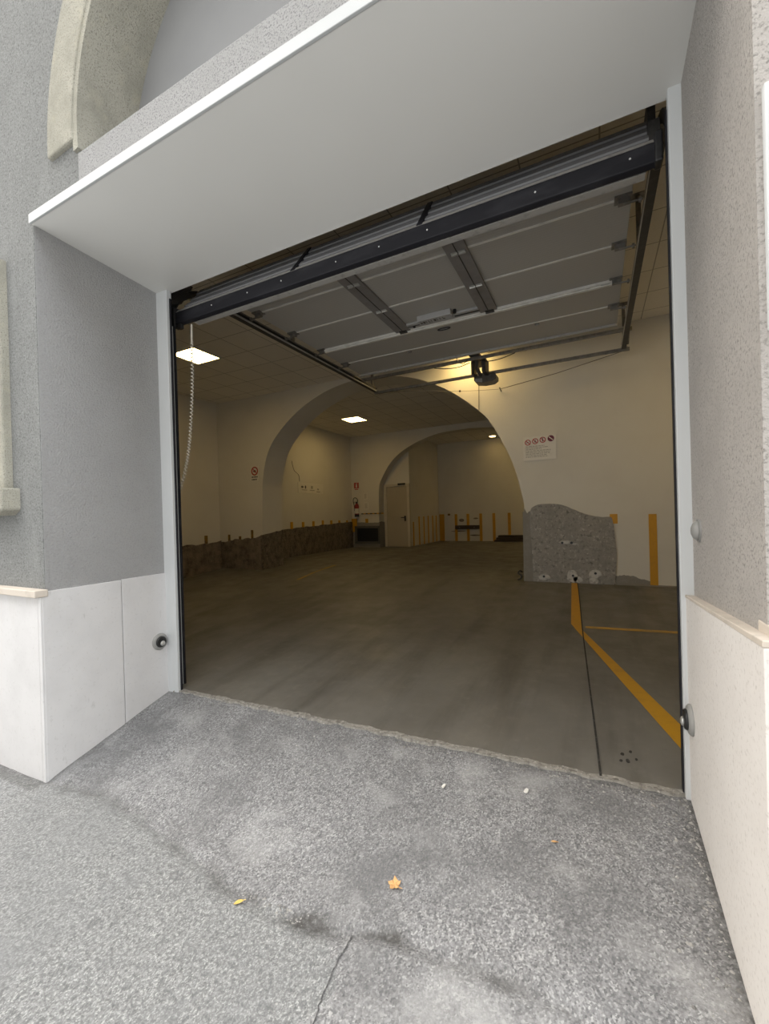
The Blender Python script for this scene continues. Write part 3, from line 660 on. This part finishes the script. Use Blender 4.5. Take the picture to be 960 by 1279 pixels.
tl = track(-3.62, 'dark steel gate track with curved corner along the left side of the raised gate')
trr = track(.425, 'dark steel gate track along the right side of the raised gate')
bm = B(); tube(bm, [(.475, 6.66, 4.10), (.475, 7.0, 3.92)], .016, 8); tube(bm, [(.475, 6.66, 4.0), (.475, 6.9, 4.28)], .014, 8); link('brace', bm, 'steel', trr)
bm = B(); tube(bm, [(-3.62, 6.3, 3.95), (-3.60, 6.98, 3.90)], .016, 8); link('brace', bm, 'steel', tl)
bm = B(); prism(bm, [(2.68, 3.62), (2.62, 4.0), (2.72, 4.02), (3.0, 3.93), (2.86, 3.70)], lambda a_, b_, w_: (-3.64 + .04 * w_, a_, b_)); link('corner_bracket', bm, 'steel_dark', tl)
bm = B(); box(bm, .318, .372, 2.80, 2.90, 3.58, 3.72); box(bm, .325, .365, 2.9, 3.06, 3.70, 3.93); link('corner_bracket', bm, 'steel_dark', gd)
# jamb seals
tag(link('jamb_seal', box(B(), -3.447, -3.430, 2.60, 2.618, -.04, 3.60), 'rubber', None, False, .004), 'black rubber strip down the inner edge of the left white casing', 'seal')
tag(link('jamb_seal', box(B(), .371, .379, 2.61, 2.65, .06, 3.60), 'rubber', None, False, .004), 'black rubber strip down the inner edge of the right white casing', 'seal')
gv = thing('guide_rail', (-3.53, 2.70, .02), 'bright metal guide rail standing beside the left black rubber strip', 'rail')
link('face', box(B(), -3.547, -3.524, 2.69, 2.712, .02, 3.40), 'closer_grey', gv, False, .003)
link('rubber_edge', box(B(), -3.524, -3.503, 2.695, 2.712, .02, 3.40), 'rubber', gv, False, .003)
# cross ties
def tie(y, z, label):
    t_ = thing('cross_tie', (-1.6, y, z), label, 'bar', 'cross ties of the gate tracks')
    bm = B(); box(bm, -3.66, .50, y - .022, y + .022, z - .022, z + .022); link('bar', bm, 'steel', t_, False, .003)
    for x in (-3.62, .425):
        bm = B(); box(bm, x - .04, x + .05, y - .035, y + .035, z + .022, z + .032); lathe(bm, [(.0, 0), (.012, 0), (.012, .012), (0, .013)], (x, y, z + .032), (0, 0, 1), 6); link('end_plate', bm, 'alu_dull', t_)
    return t_
tie(7.06, 3.865, 'steel cross bar joining the track ends, behind the motor head')
tie(6.58, 3.975, 'upper steel cross bar just behind the rear edge of the raised gate')
# opener motor
op = thing('gate_opener', (-1.6, 7.05, 3.78), 'dark electric gate motor hanging under the cross bars in front of the arch', 'motor')
bm = B(); prism(bm, [(-.17, 0), (-.15, -.035), (-.02, -.06), (.13, -.055), (.19, -.02), (.19, .05), (.17, .075), (-.17, .075)], lambda a_, b_, w_: (-1.58 + a_, 6.96 + .24 * w_, 3.757 + b_)); link('motor_head', bm, 'motor', op, False, .015)
bm = B(); prism(bm, [(-.15, -.03), (-.03, -.055), (-.03, .01), (-.15, .02)], lambda a_, b_, w_: (-1.58 + a_, 6.952 + .01 * w_, 3.757 + b_)); link('lamp_cover', bm, 'grey_plastic', op, False, .004)
bm = B(); box(bm, -1.70, -1.56, 6.28, 7.12, 4.0, 4.06); link('drive_rail', bm, 'steel_dark', op, False, .004)
bm = B(); tube(bm, [(-1.62, 6.66, 4.01), (-1.66, 6.80, 3.90), (-1.64, 6.97, 3.82)], .03, 8); link('arm', bm, 'motor', op)
bm = B(); box(bm, -1.74, -1.70, 6.76, 6.98, 3.80, 4.02); link('bracket', bm, 'steel_dark', op, False, .004)
bm = B(); box(bm, -1.56, -1.50, 6.72, 6.98, 3.80, 4.02); link('bracket', bm, 'steel_dark', op, False, .004)
bm = B(); box(bm, -1.66, -1.60, 6.30, 6.36, 4.06, H); link('ceiling_hanger', bm, 'steel', op)
bm = B(); tube(bm, spline([(-1.74, 6.55, 3.96), (-1.80, 6.5, 3.90), (-1.86, 6.4, 3.93), (-1.84, 6.32, 3.96)], 6), .006, 6); link('cable_loop', bm, 'black', op)
# cables
tag(link('cable', tube(B(), spline([(-1.56, 6.62, 3.94), (-1.40, 6.6, 3.90), (-1.22, 6.58, 3.90), (-1.02, 6.58, 3.945)], 6), .007, 6), 'black'), 'sagging black cable right of the gate motor under the upper cross bar', 'cable')
tag(link('cable', tube(B(), spline([(-1.72, 6.62, 3.94), (-1.9, 6.6, 3.895), (-2.1, 6.58, 3.90), (-2.3, 6.58, 3.945)], 6), .007, 6), 'black'), 'sagging black cable left of the gate motor under the upper cross bar', 'cable')
wl_ = thing('stay_wire', (-1.43, 7.6, 3.71), 'thin grey stay wire from a wall hook to the right end of a cross bar', 'wire')
link('strand', tube(B(), [(.45, 7.09, 3.86), (-.5, 7.32, 3.76), (-1.43, 7.54, 3.712)], .005, 6), 'wire', wl_)
wl3 = thing('stay_wire', (-1.46, 7.54, 3.71), 'thin grey stay wire sagging across the arch left of the gate motor', 'wire')
link('strand', tube(B(), spline([(-1.46, 7.54, 3.712), (-2.162, 7.55, 3.79), (-3.347, 7.4, 3.93), (-3.6, 7.12, 3.85)], 6), .0035, 6), 'wire', wl3)
link('hook', tube(B(), [(-1.43, 7.597, 3.69), (-1.43, 7.52, 3.70), (-1.44, 7.50, 3.73)], .012, 8), 'steel', wl_)
link('clip', lathe(B(), [(.0, -.02), (.018, -.012), (.018, .012), (0, .02)], (-2.162, 7.55, 3.79), (1, 0, 0), 10), 'steel_dark', wl3)
tag(link('cable', tube(B(), [(-1.80, 7.585, H), (-1.815, 7.585, 4.0), (-1.83, 7.585, 3.40)], .005, 6), 'wire'), 'thin wire running down the wall below the gate motor', 'cable')
# coiled cable
cc = thing('coiled_cable', (-3.40, 2.80, 3.42), 'cream coiled cable hanging from the left end of the black bottom edge', 'cable')
path = spline([(-3.395, 2.80, 3.43), (-3.40, 2.80, 3.25), (-3.405, 2.80, 2.95), (-3.415, 2.79, 2.65), (-3.44, 2.78, 2.35), (-3.49, 2.775, 2.10), (-3.60, 2.785, 1.86)], 30)
link('straight_lead', tube(B(), [Vector(p_) for p_ in path[:30]], .009, 8), 'coil', cc)
pp = [Vector(p_) for p_ in path[28:]]; hel = []
tot = 0; turns = 44
for i in range(turns * 10 + 1):
    t_ = i / (turns * 10) * (len(pp) - 1); k = min(int(t_), len(pp) - 2); p_ = pp[k].lerp(pp[k + 1], t_ - k); d2 = (pp[k + 1] - pp[k]).normalized()
    s2 = d2.cross(Vector((0, 1, 0))).normalized(); w2 = s2.cross(d2); an = 2 * math.pi * i / 10
    hel.append(p_ + (s2 * math.cos(an) + w2 * math.sin(an)) * .011)
link('coil', tube(B(), hel, .0055, 5), 'coil', cc, True)

# ------------------------------------------------------------------ photocells and knob
def photocell(x, y, z, sx_, label):
    p_ = thing('photocell', (x, y, z), label, 'photocell', 'gate photocells')
    a_ = (sx_, 0, 0)
    link('flange', lathe(B(), [(.0, 0), (.074, 0), (.074, .008), (.066, .016), (.055, .02), (.0, .021)], (x, y, z), a_, 36), 'grey_plastic', p_, False, .002)
    link('body', lathe(B(), [(.0, .015), (.050, .016), (.049, .028), (.042, .034), (.0, .035)], (x, y, z), a_, 32), 'black', p_, False, .002)
    link('lens', lathe(B(), [(.0, .033), (.024, .034), (.020, .042), (.010, .046), (0, .047)], (x + 0, y + (.006), z - .014), a_, 20), 'alu', p_, True)
    return p_
photocell(-3.572, 2.50, .47, 1, 'round grey and black gate sensor on the left stone plinth')
photocell(.398, 2.50, .515, -1, 'round grey and black gate sensor on the right stone plinth')
kn = thing('key_switch', (.434, 2.43, 1.445), 'round grey metal knob on the right rendered reveal above the plinth', 'switch')
link('rim', lathe(B(), [(.0, 0), (.055, 0), (.055, .006), (0, .007)], (.434, 2.43, 1.445), (-1, 0, 0), 28), 'grey_plastic', kn)
link('dome', lathe(B(), [(.046, .005), (.043, .014), (.034, .024), (.018, .030), (0, .032)], (.434, 2.43, 1.445), (-1, 0, 0), 28), 'grey_plastic', kn, True)

# ------------------------------------------------------------------ yellow wall stripes
def stripe(o_, label, grp='yellow stripes on the walls'): return tag(o_, label, 'wall stripe', grp)
def st_y(x0, x1, z0, z1, y, m_='stripe', th=.012): return link('wall_stripe', box(B(), x0, x1, y - th, y + .004, z0, z1), m_, None, False, .003)
def st_x(y0, y1, z0, z1, x, m_='stripe', th=.012): return link('wall_stripe', box(B(), x - .004, x + th, y0, y1, z0, z1), m_, None, False, .003)
stripe(st_y(.73, .835, .37, 1.462, 7.6), 'tall yellow stripe on the wall nearest the right white casing')
stripe(st_y(.205, .313, 1.323, 1.476, 7.6), 'short yellow stub at the top right corner of the rough cement patch')
ordn = ['first', 'second', 'third', 'fourth', 'fifth', 'sixth', 'seventh', 'eighth']
for k, (y, zt, zb) in enumerate([(9.87, 1.44, 1.18), (10.41, 1.425, 1.2), (10.94, 1.435, 1.22), (11.45, 1.449, 1.23), (11.95, 1.437, 1.25), (12.45, 1.425, 1.26), (12.96, 1.415, 1.28)]):
    stripe(st_x(y - .05, y + .05, zb, zt, -8.0, th=.02), 'short yellow stripe above the brown masonry behind the arch, %s from the arch pillar' % ordn[k])
stripe(st_y(-8.0, -7.79, .98, 1.463, 13.35, th=.06), 'broad yellow stripe in the corner below the fire extinguisher')
stripe(st_y(-7.44, -7.34, 1.29, 1.449, 13.35, th=.03), 'short yellow stripe directly above the dark wall grille')
for k, (x, z0, z1) in enumerate([(-8.10, 1.0, 1.19), (-7.74, 1.02, 1.15), (-7.345, 1.08, 1.297)]):
    stripe(st_y(x - .035, x + .035, z0, z1, 7.6, 'stripe_old'), ['scuffed dark ochre stripe left of the wide arch, furthest from the arch', 'scuffed dark ochre stripe left of the wide arch, middle of three', 'scuffed dark ochre stripe left of the wide arch, closest to the arch edge'][k], 'scuffed stripes on the front bay walls')
stripe(st_x(7.12, 7.20, .98, 1.19, -8.41, 'stripe_old', .02), 'scuffed ochre stripe on the left side wall of the front bay', 'scuffed stripes on the front bay walls')
for k, (y, zt) in enumerate([(14.0, 1.29), (14.55, 1.48), (15.03, 1.473), (15.50, 1.49), (16.0, 1.49), (16.42, 1.49)]):
    stripe(st_x(y - .05, y + .05, .43, zt, -5.85), 'slim yellow stripe on the side wall right of the beige door, %s from the door' % ordn[k])
stripe(st_y(-5.83, -5.62, .42, 1.53, 16.8), 'broad yellow stripe in the rear corner of the furthest bay')
for k, (x, zb) in enumerate([(-5.12, .42), (-4.62, .42), (-4.10, .42), (-3.58, .42), (-2.99, .66)]):
    stripe(st_y(x - .055, x + .055, zb, 1.52, 16.8), 'yellow stripe on the rear wall, %s from the broad corner stripe' % ordn[k])

# ------------------------------------------------------------------ rear wall things
bb = thing('bumper_board', (-4.64, 16.78, .98), 'black horizontal bumper board across three yellow stripes on the rear wall', 'board')
link('board', box(B(), -5.14, -4.15, 16.70, 16.785, .90, 1.06), 'wood_dark', bb, False, .006)
for x in (-4.95, -4.35): link('bolt', lathe(B(), [(0, 0), (.02, 0), (.016, .012), (0, .014)], (x, 16.70, .98), (0, -1, 0), 8), 'steel', bb)
for k in range(3):
    z0 = .42 + k * .085
    tag(link('timber_plank', box(B(), -3.5 + .07 * k, -2.3 + .05 * k, 16.35 + .03 * k, 16.72, z0, z0 + .07), 'wood_dark', None, False, .006), ['dark timber plank at the bottom of the stack by the rear wall', 'dark timber plank in the middle of the stack by the rear wall', 'dark timber plank on top of the stack by the rear wall'][k], 'plank', 'stacked planks by the rear wall')
# scuffs on the rear wall are dirt on the paint
for x0, x1, z0, z1 in ((-5.0, -4.78, 1.2, 1.33), (-5.35, -4.7, .80, .84), (-4.55, -4.1, .62, .68), (-4.4, -4.2, 1.3, 1.36)):
    bm = prism(B(), [(x0 + (x1 - x0) * (.5 + .5 * math.cos(t_) * (1 + .2 * noise.noise((x0 * 5, t_, 0)))), z0 + (z1 - z0) * (.5 + .5 * math.sin(t_))) for t_ in [2 * math.pi * k / 14 for k in range(14)]], lambda a_, b_, w_: (a_, 16.80 - .003 * w_, b_)); link('scuff_mark', bm, 'masonry_pale', we)
tag(link('wall_socket', box(B(), -5.46, -5.36, 16.76, 16.80, 1.47, 1.55), 'stripe_old', None, False, .008), 'small brown socket box on the rear wall left of the black bumper board', 'socket')
# black cable at the foot of the pier
tag(link('cable_loop', tube(B(), spline([(-1.155, 7.60, .50), (-1.19, 7.58, .53), (-1.22, 7.57, .49), (-1.17, 7.56, .45), (-1.18, 7.55, .40), (-1.23, 7.55, .375)], 8), .014, 8), 'black', None, True), 'curled black cable end at the foot of the right pier', 'cable')

# ------------------------------------------------------------------ signs
def ring(bm, cx, cz, y, r0, r1, n=28, th=.003):
    for k in range(n):
        t0, t1 = 2 * math.pi * k / n, 2 * math.pi * (k + 1) / n
        prism(bm, [(cx + r0 * math.cos(t0), cz + r0 * math.sin(t0)), (cx + r1 * math.cos(t0), cz + r1 * math.sin(t0)), (cx + r1 * math.cos(t1), cz + r1 * math.sin(t1)), (cx + r0 * math.cos(t1), cz + r0 * math.sin(t1))], lambda a_, b_, w_: (a_, y - th * w_, b_))
    return bm
def bar2(bm, x0, z0, x1, z1, w_, y, th=.003):
    d2 = Vector((x1 - x0, z1 - z0)).normalized(); n2 = Vector((-d2.y, d2.x)) * w_ / 2
    prism(bm, [(x0 + n2.x, z0 + n2.y), (x1 + n2.x, z1 + n2.y), (x1 - n2.x, z1 - n2.y), (x0 - n2.x, z0 - n2.y)], lambda a_, b_, q_: (a_, y - th * q_, b_)); return bm
def disc(bm, cx, cz, r_, y, th=.003, n=24): return prism(bm, [(cx + r_ * math.cos(2 * math.pi * k / n), cz + r_ * math.sin(2 * math.pi * k / n)) for k in range(n)], lambda a_, b_, q_: (a_, y - th * q_, b_))
sg = thing('rules_sign', (-.81, 7.59, 2.42), 'white notice with four red prohibition symbols on the wall right of the wide arch', 'sign')
link('board', box(B(), -1.085, -.555, 7.588, 7.6, 2.425, 2.83), 'sign_white', sg, False, .002)
YS = 7.588
for k, cx in enumerate((-1.005, -.885, -.765, -.635)):
    cz = 2.735 + .012 * k
    if k < 3:
        bm = ring(B(), cx, cz, YS, .036, .050); bar2(bm, cx - .03, cz + .03, cx + .03, cz - .03, .012, YS - .001); sy = link('symbol', bm, 'sign_red', sg)
        bm = B()
        if k == 0: bar2(bm, cx - .028, cz - .004, cx + .02, cz - .004, .010, YS); bar2(bm, cx + .012, cz + .004, cx + .026, cz + .02, .005, YS)      # cigarette
        elif k == 1: disc(bm, cx, cz - .010, .014, YS); bar2(bm, cx, cz - .006, cx + .003, cz + .026, .010, YS)                                      # flame
        else: disc(bm, cx, cz + .022, .009, YS); bar2(bm, cx, cz + .014, cx, cz - .028, .018, YS)                                                  # person
        link('pictogram', bm, 'sign_ink', sy)
    else:
        bm = disc(B(), cx, cz, .052, YS); sy = link('symbol', bm, 'sign_maroon', sg)
        bm = bar2(B(), cx - .032, cz + .028, cx + .032, cz - .028, .014, YS - .003); link('symbol_bar', bm, 'sign_white', sy)
bm = B(); rr = random.Random(11)
for i in range(8):
    z = 2.665 - i * .026; x = -1.045; xe = -.62 - .09 * rr.random() - (.08 if i in (0, 2) else 0)
    while x < xe:
        w_ = .018 + .04 * rr.random(); bar2(bm, x, z, min(x + w_, xe), z, .011, YS, .001); x += w_ + .009
link('text_lines', bm, 'sign_ink_pale', sg)
ns = thing('no_smoking_sign', (-7.205, 7.59, 2.47), 'small red ring prohibition sign with two caption lines left of the wide arch', 'sign')
link('board', box(B(), -7.325, -7.085, 7.590, 7.6, 2.455, 2.815), 'sign_white', ns, False, .002)
bm = ring(B(), -7.205, 2.695, 7.59, .075, .105); bar2(bm, -7.275, 2.765, -7.135, 2.625, .02, 7.589); link('symbol', bm, 'sign_red', ns)
bm = B(); bar2(bm, -7.25, 2.69, -7.16, 2.69, .03, 7.59); disc(bm, -7.205, 2.695, .03, 7.59); link('pictogram', bm, 'sign_ink', ns)
for z, ws_ in ((2.555, (.05, .03, .05, .02)), (2.495, (.03, .06, .04))):
    x = -7.30; bm = B()
    for w_ in ws_: bar2(bm, x, z, x + w_, z, .03, 7.59); x += w_ + .012
    link('text_line', bm, 'sign_ink', ns)
# faded notice on the left wall of the middle bay
fs = thing('faded_notice', (-7.99, 10.86, 2.33), 'pale faded notice with small dark symbols on the wall behind the arch', 'sign')
link('board', box(B(), -8.0, -7.99, 10.22, 11.52, 2.31, 2.63), 'sign_white', fs, False, .002)
bm = B(); M2 = Matrix(((0, 1, 0, -7.99), (1, 0, 0, 0), (0, 0, 1, 0), (0, 0, 0, 1)))
for y, z, a_, b_ in ((10.42, 2.50, .06, .035), (10.58, 2.50, .035, .05)): link('symbol', prism(B(), [(y + a_ * math.cos(t_), z + b_ * math.sin(t_)) for t_ in [2 * math.pi * k / 12 for k in range(12)]], lambda p_, q_, w_: (-7.99 + .003 * w_, p_, q_)), 'sign_ink', fs)
bar = lambda y0, y1, z, h_: prism(bm, [(y0, z), (y1, z), (y1, z + h_), (y0, z + h_)], lambda p_, q_, w_: (-7.99 + .003 * w_, p_, q_))
for nm_, ar_ in (('symbol', (10.86, 10.96, 2.46, .09)), ('symbol', (11.20, 11.28, 2.43, .05)), ('text_line', (11.16, 11.34, 2.36, .03)), ('text_line', (10.80, 11.05, 2.40, .025)), ('text_line', (10.40, 10.66, 2.40, .02))):
    bm = B(); bar(*ar_); link(nm_, bm, 'sign_ink_pale', fs)
tag(link('cable', tube(B(), spline([(-7.99, 9.95, 3.25), (-7.99, 10.05, 2.98), (-7.99, 10.25, 2.86), (-7.99, 10.3, 2.66)], 8), .006, 6), 'wire'), 'thin dark wire wandering down the wall above the faded notice', 'cable')
# extinguisher sign, extinguisher, papers, hazard tape
es = thing('extinguisher_sign', (-7.78, 13.34, 2.54), 'square red sign with a white extinguisher symbol above the fire extinguisher', 'sign')
link('board', box(B(), -7.885, -7.685, 13.34, 13.35, 2.57, 2.78), 'sign_red', es, False, .002)
bm = B(); prism(bm, [(-7.81, 2.60), (-7.755, 2.60), (-7.755, 2.70), (-7.77, 2.735), (-7.795, 2.735), (-7.81, 2.70)], lambda a_, b_, w_: (a_, 13.34 - .003 * w_, b_)); bar2(bm, -7.79, 2.75, -7.74, 2.755, .012, 13.34); link('pictogram', bm, 'sign_white', es)
bm = B(); box(bm, -7.875, -7.69, 13.345, 13.35, 2.50, 2.565); cp_ = link('caption_plate', bm, 'sign_white', es); bm = B(); box(bm, -7.86, -7.71, 13.343, 13.345, 2.515, 2.55); link('caption', bm, 'sign_red', cp_)
fe = thing('fire_extinguisher', (-7.74, 13.26, 1.53), 'dark red fire extinguisher hanging on the wall with its hose looped up', 'fire extinguisher')
O = (-7.74, 13.25, 1.55)
link('cylinder', lathe(B(), [(0, 0), (.072, 0), (.08, .02), (.08, .36), (.065, .42), (.03, .45), (.025, .47), (0, .47)], O, (0, 0, 1), 24), 'red_ext', fe, True)
link('label_band', lathe(B(), [(.0, .10), (.0815, .10), (.0815, .28), (0, .28)], O, (0, 0, 1), 24), 'sign_white', fe)
link('base_ring', lathe(B(), [(0, -.02), (.083, -.02), (.083, .07), (0, .07)], O, (0, 0, 1), 24), 'black', fe)
bm = B(); box(bm, -7.77, -7.71, 13.23, 13.27, 2.01, 2.06); box(bm, -7.86, -7.72, 13.238, 13.262, 2.06, 2.075); box(bm, -7.84, -7.72, 13.238, 13.262, 2.025, 2.037); link('valve', bm, 'black', fe, False, .004)
link('hose', tube(B(), spline([(-7.72, 13.25, 2.04), (-7.70, 13.25, 2.14), (-7.77, 13.25, 2.22), (-7.86, 13.25, 2.20), (-7.88, 13.25, 2.08), (-7.84, 13.24, 1.95), (-7.83, 13.24, 1.75)], 8), .014, 8), 'black', fe, True)
link('bracket', box(B(), -7.77, -7.71, 13.30, 13.35, 1.85, 1.95), 'steel_dark', fe)
for k, (x, z, w_, h_) in enumerate(((-7.42, 2.27, .17, .24), (-7.40, 1.92, .20, .26))):
    pn = thing('paper_notice', (x, 13.345, z), ['small white paper notice right of the extinguisher, upper of two', 'small white paper notice right of the extinguisher, lower of two'][k], 'paper', 'paper notices')
    link('sheet', box(B(), x - w_ / 2, x + w_ / 2, 13.346, 13.35, z - h_ / 2, z + h_ / 2), 'sign_white', pn)
    bm = B(); [bar2(bm, x - w_ * .3, z + h_ * (.3 - .12 * q_), x + w_ * (.3 - .1 * (q_ % 2)), z + h_ * (.3 - .12 * q_), .012, 13.346, .001) for q_ in range(6)]; link('text_lines', bm, 'sign_ink_pale', pn)
hz = thing('hazard_bar', (-7.15, 13.33, 1.63), 'thin black and yellow striped bar on the wall between extinguisher and door', 'hazard bar')
for k in range(10):
    a_ = -7.60 + k * .09; link('band', box(B(), a_, a_ + .09, 13.32, 13.35, 1.615, 1.65), 'black' if k % 2 == 0 else 'stripe', hz)

# ------------------------------------------------------------------ litter on the asphalt
def leaf_mesh(cx, cy, s_, lobes, sd, mat, label, stem=True):
    rr = random.Random(sd); z0 = ground_z(cx, cy) + .006
    lf = thing('fallen_leaf', (cx, cy, z0), label, 'leaf', 'fallen leaves')
    bm = B(); n = lobes * 4; c0 = bm.verts.new((cx, cy, z0 + .004)); vs = []
    for k in range(n):
        t_ = 2 * math.pi * k / n + sd; q_ = (k % 4); rad = s_ * ((1.0, .82, .62, .80)[q_]) * (.85 + .3 * rr.random())
        vs.append(bm.verts.new((cx + rad * math.cos(t_), cy + rad * math.sin(t_), z0 + .004 + .010 * rr.random() * rad / s_)))
    for k in range(n): bm.faces.new((c0, vs[k], vs[(k + 1) % n]))
    bm2 = bm; o_ = link('blade', bm2, mat, lf); sm = o_.modifiers.new('solid', 'SOLIDIFY'); sm.thickness = .0012
    if stem: link('stem', tube(B(), [(cx, cy, z0 + .006), (cx + s_ * .9, cy - s_ * .3, z0 + .008), (cx + s_ * 1.3, cy - s_ * .2, z0 + .006)], .0016, 6), mat, lf)
leaf_mesh(-.838, 1.672, .030, 5, 2, 'leaf', 'lobed orange brown dry leaf lying on the asphalt in the middle of the ramp')
def slim_leaf(cx, cy, s_, ang, mat, label):
    z0 = ground_z(cx, cy) + .006; lf = thing('fallen_leaf', (cx, cy, z0), label, 'leaf', 'fallen leaves')
    bm = B(); pts = [(s_ * t_, .42 * s_ * math.sin(math.pi * (t_ + 1) / 2) ** .8) for t_ in fr(-1, 1, 8)]
    up_ = [(a_, b_) for a_, b_ in pts] + [(a_, -b_) for a_, b_ in pts[-2:0:-1]]
    ca, sa = math.cos(ang), math.sin(ang)
    vs = [bm.verts.new((cx + a_ * ca - b_ * sa, cy + a_ * sa + b_ * ca, z0 + .003 + abs(b_) * .3)) for a_, b_ in up_]; bm.faces.new(vs)
    o_ = link('blade', bm, mat, lf); sm = o_.modifiers.new('solid', 'SOLIDIFY'); sm.thickness = .0012
    link('stem', tube(B(), [(cx + s_ * .9 * ca, cy + s_ * .9 * sa, z0 + .003), (cx + s_ * 1.4 * ca, cy + s_ * 1.4 * sa, z0 + .002)], .0014, 6), mat, lf)
slim_leaf(-1.459, 1.36, .022, .9, 'leaf_yellow', 'small slim yellow leaf lying beside the crack in the asphalt')
slim_leaf(-.21, 2.10, .014, .3, 'leaf', 'tiny orange leaf lying on the asphalt in front of the right plinth')
for k, (x, y, s_) in enumerate(((-.372, 2.375, .016), (-.809, 2.274, .014))):
    z0 = ground_z(x, y) + .004; bm = B(); vs = []
    prism(bm, [(x + s_ * math.cos(t_) * (.7 + .5 * noise.noise((t_, k * 3.3, 0))), y + s_ * 1.3 * math.sin(t_)) for t_ in [2 * math.pi * q_ / 7 for q_ in range(7)]], lambda a_, b_, w_: (a_, b_, z0 + .006 * w_ + .15 * (a_ - x)))
    tag(link('paper_scrap', bm, 'paper'), ['white paper scrap on the ramp, nearer the right plinth', 'white paper scrap at the middle of the ramp near the concrete edge'][k], 'litter', 'paper scraps on the ramp')

# grit swept against the concrete edge and the right plinth
bm = B(); rr = random.Random(21)
def pebble(x, y, r_):
    z0 = max(ground_z(x, y), floor_z(x, y) if y > 2.58 else -9); vs = []
    for k in range(6):
        t_ = 2 * math.pi * k / 6; q_ = r_ * (.7 + .5 * rr.random()); vs.append(bm.verts.new((x + q_ * math.cos(t_), y + q_ * math.sin(t_), z0)))
    tp = bm.verts.new((x, y, z0 + r_ * (.6 + .5 * rr.random())))
    for k in range(6): bm.faces.new((vs[k], vs[(k + 1) % 6], tp))
for k in range(330):
    x = -3.4 + 3.78 * rr.random() ** .55; pebble(x, 2.55 + .05 * (rr.random() - .5) - .25 * rr.random() ** 5, .003 + .006 * rr.random() ** 2)
for k in range(260):
    y = 1.3 + 1.28 * rr.random() ** .6; pebble(.392 - .012 - .16 * rr.random() ** 2.5, y, .003 + .006 * rr.random() ** 2)
for k in range(70): 
    x = -1.48 + .35 * rr.random(); pebble(x, crease_y(x) + .05 * (rr.random() - .3), .003 + .005 * rr.random() ** 2)
gr = link('grit', bm, 'grit'); gr['kind'] = 'stuff'; gr['label'] = 'loose grit along the concrete edge and the foot of the right plinth'; gr['category'] = 'grit'
for k, (x, y, s_) in enumerate(((.11, 2.86, .012), (.155, 2.90, .010), (.135, 2.80, .016), (.18, 2.83, .009), (.10, 2.79, .010))):
    bm = B(); prism(bm, [(x + s_ * math.cos(t_) * (.8 + .4 * noise.noise((t_, k * 3.3, 0))), y + s_ * 1.2 * math.sin(t_)) for t_ in [2 * math.pi * q_ / 9 for q_ in range(9)]], lambda a_, b_, w_: (a_, b_, floor_z(a_, b_) + .0025 * w_))
    link('oil_drop', bm, 'joint', fl)
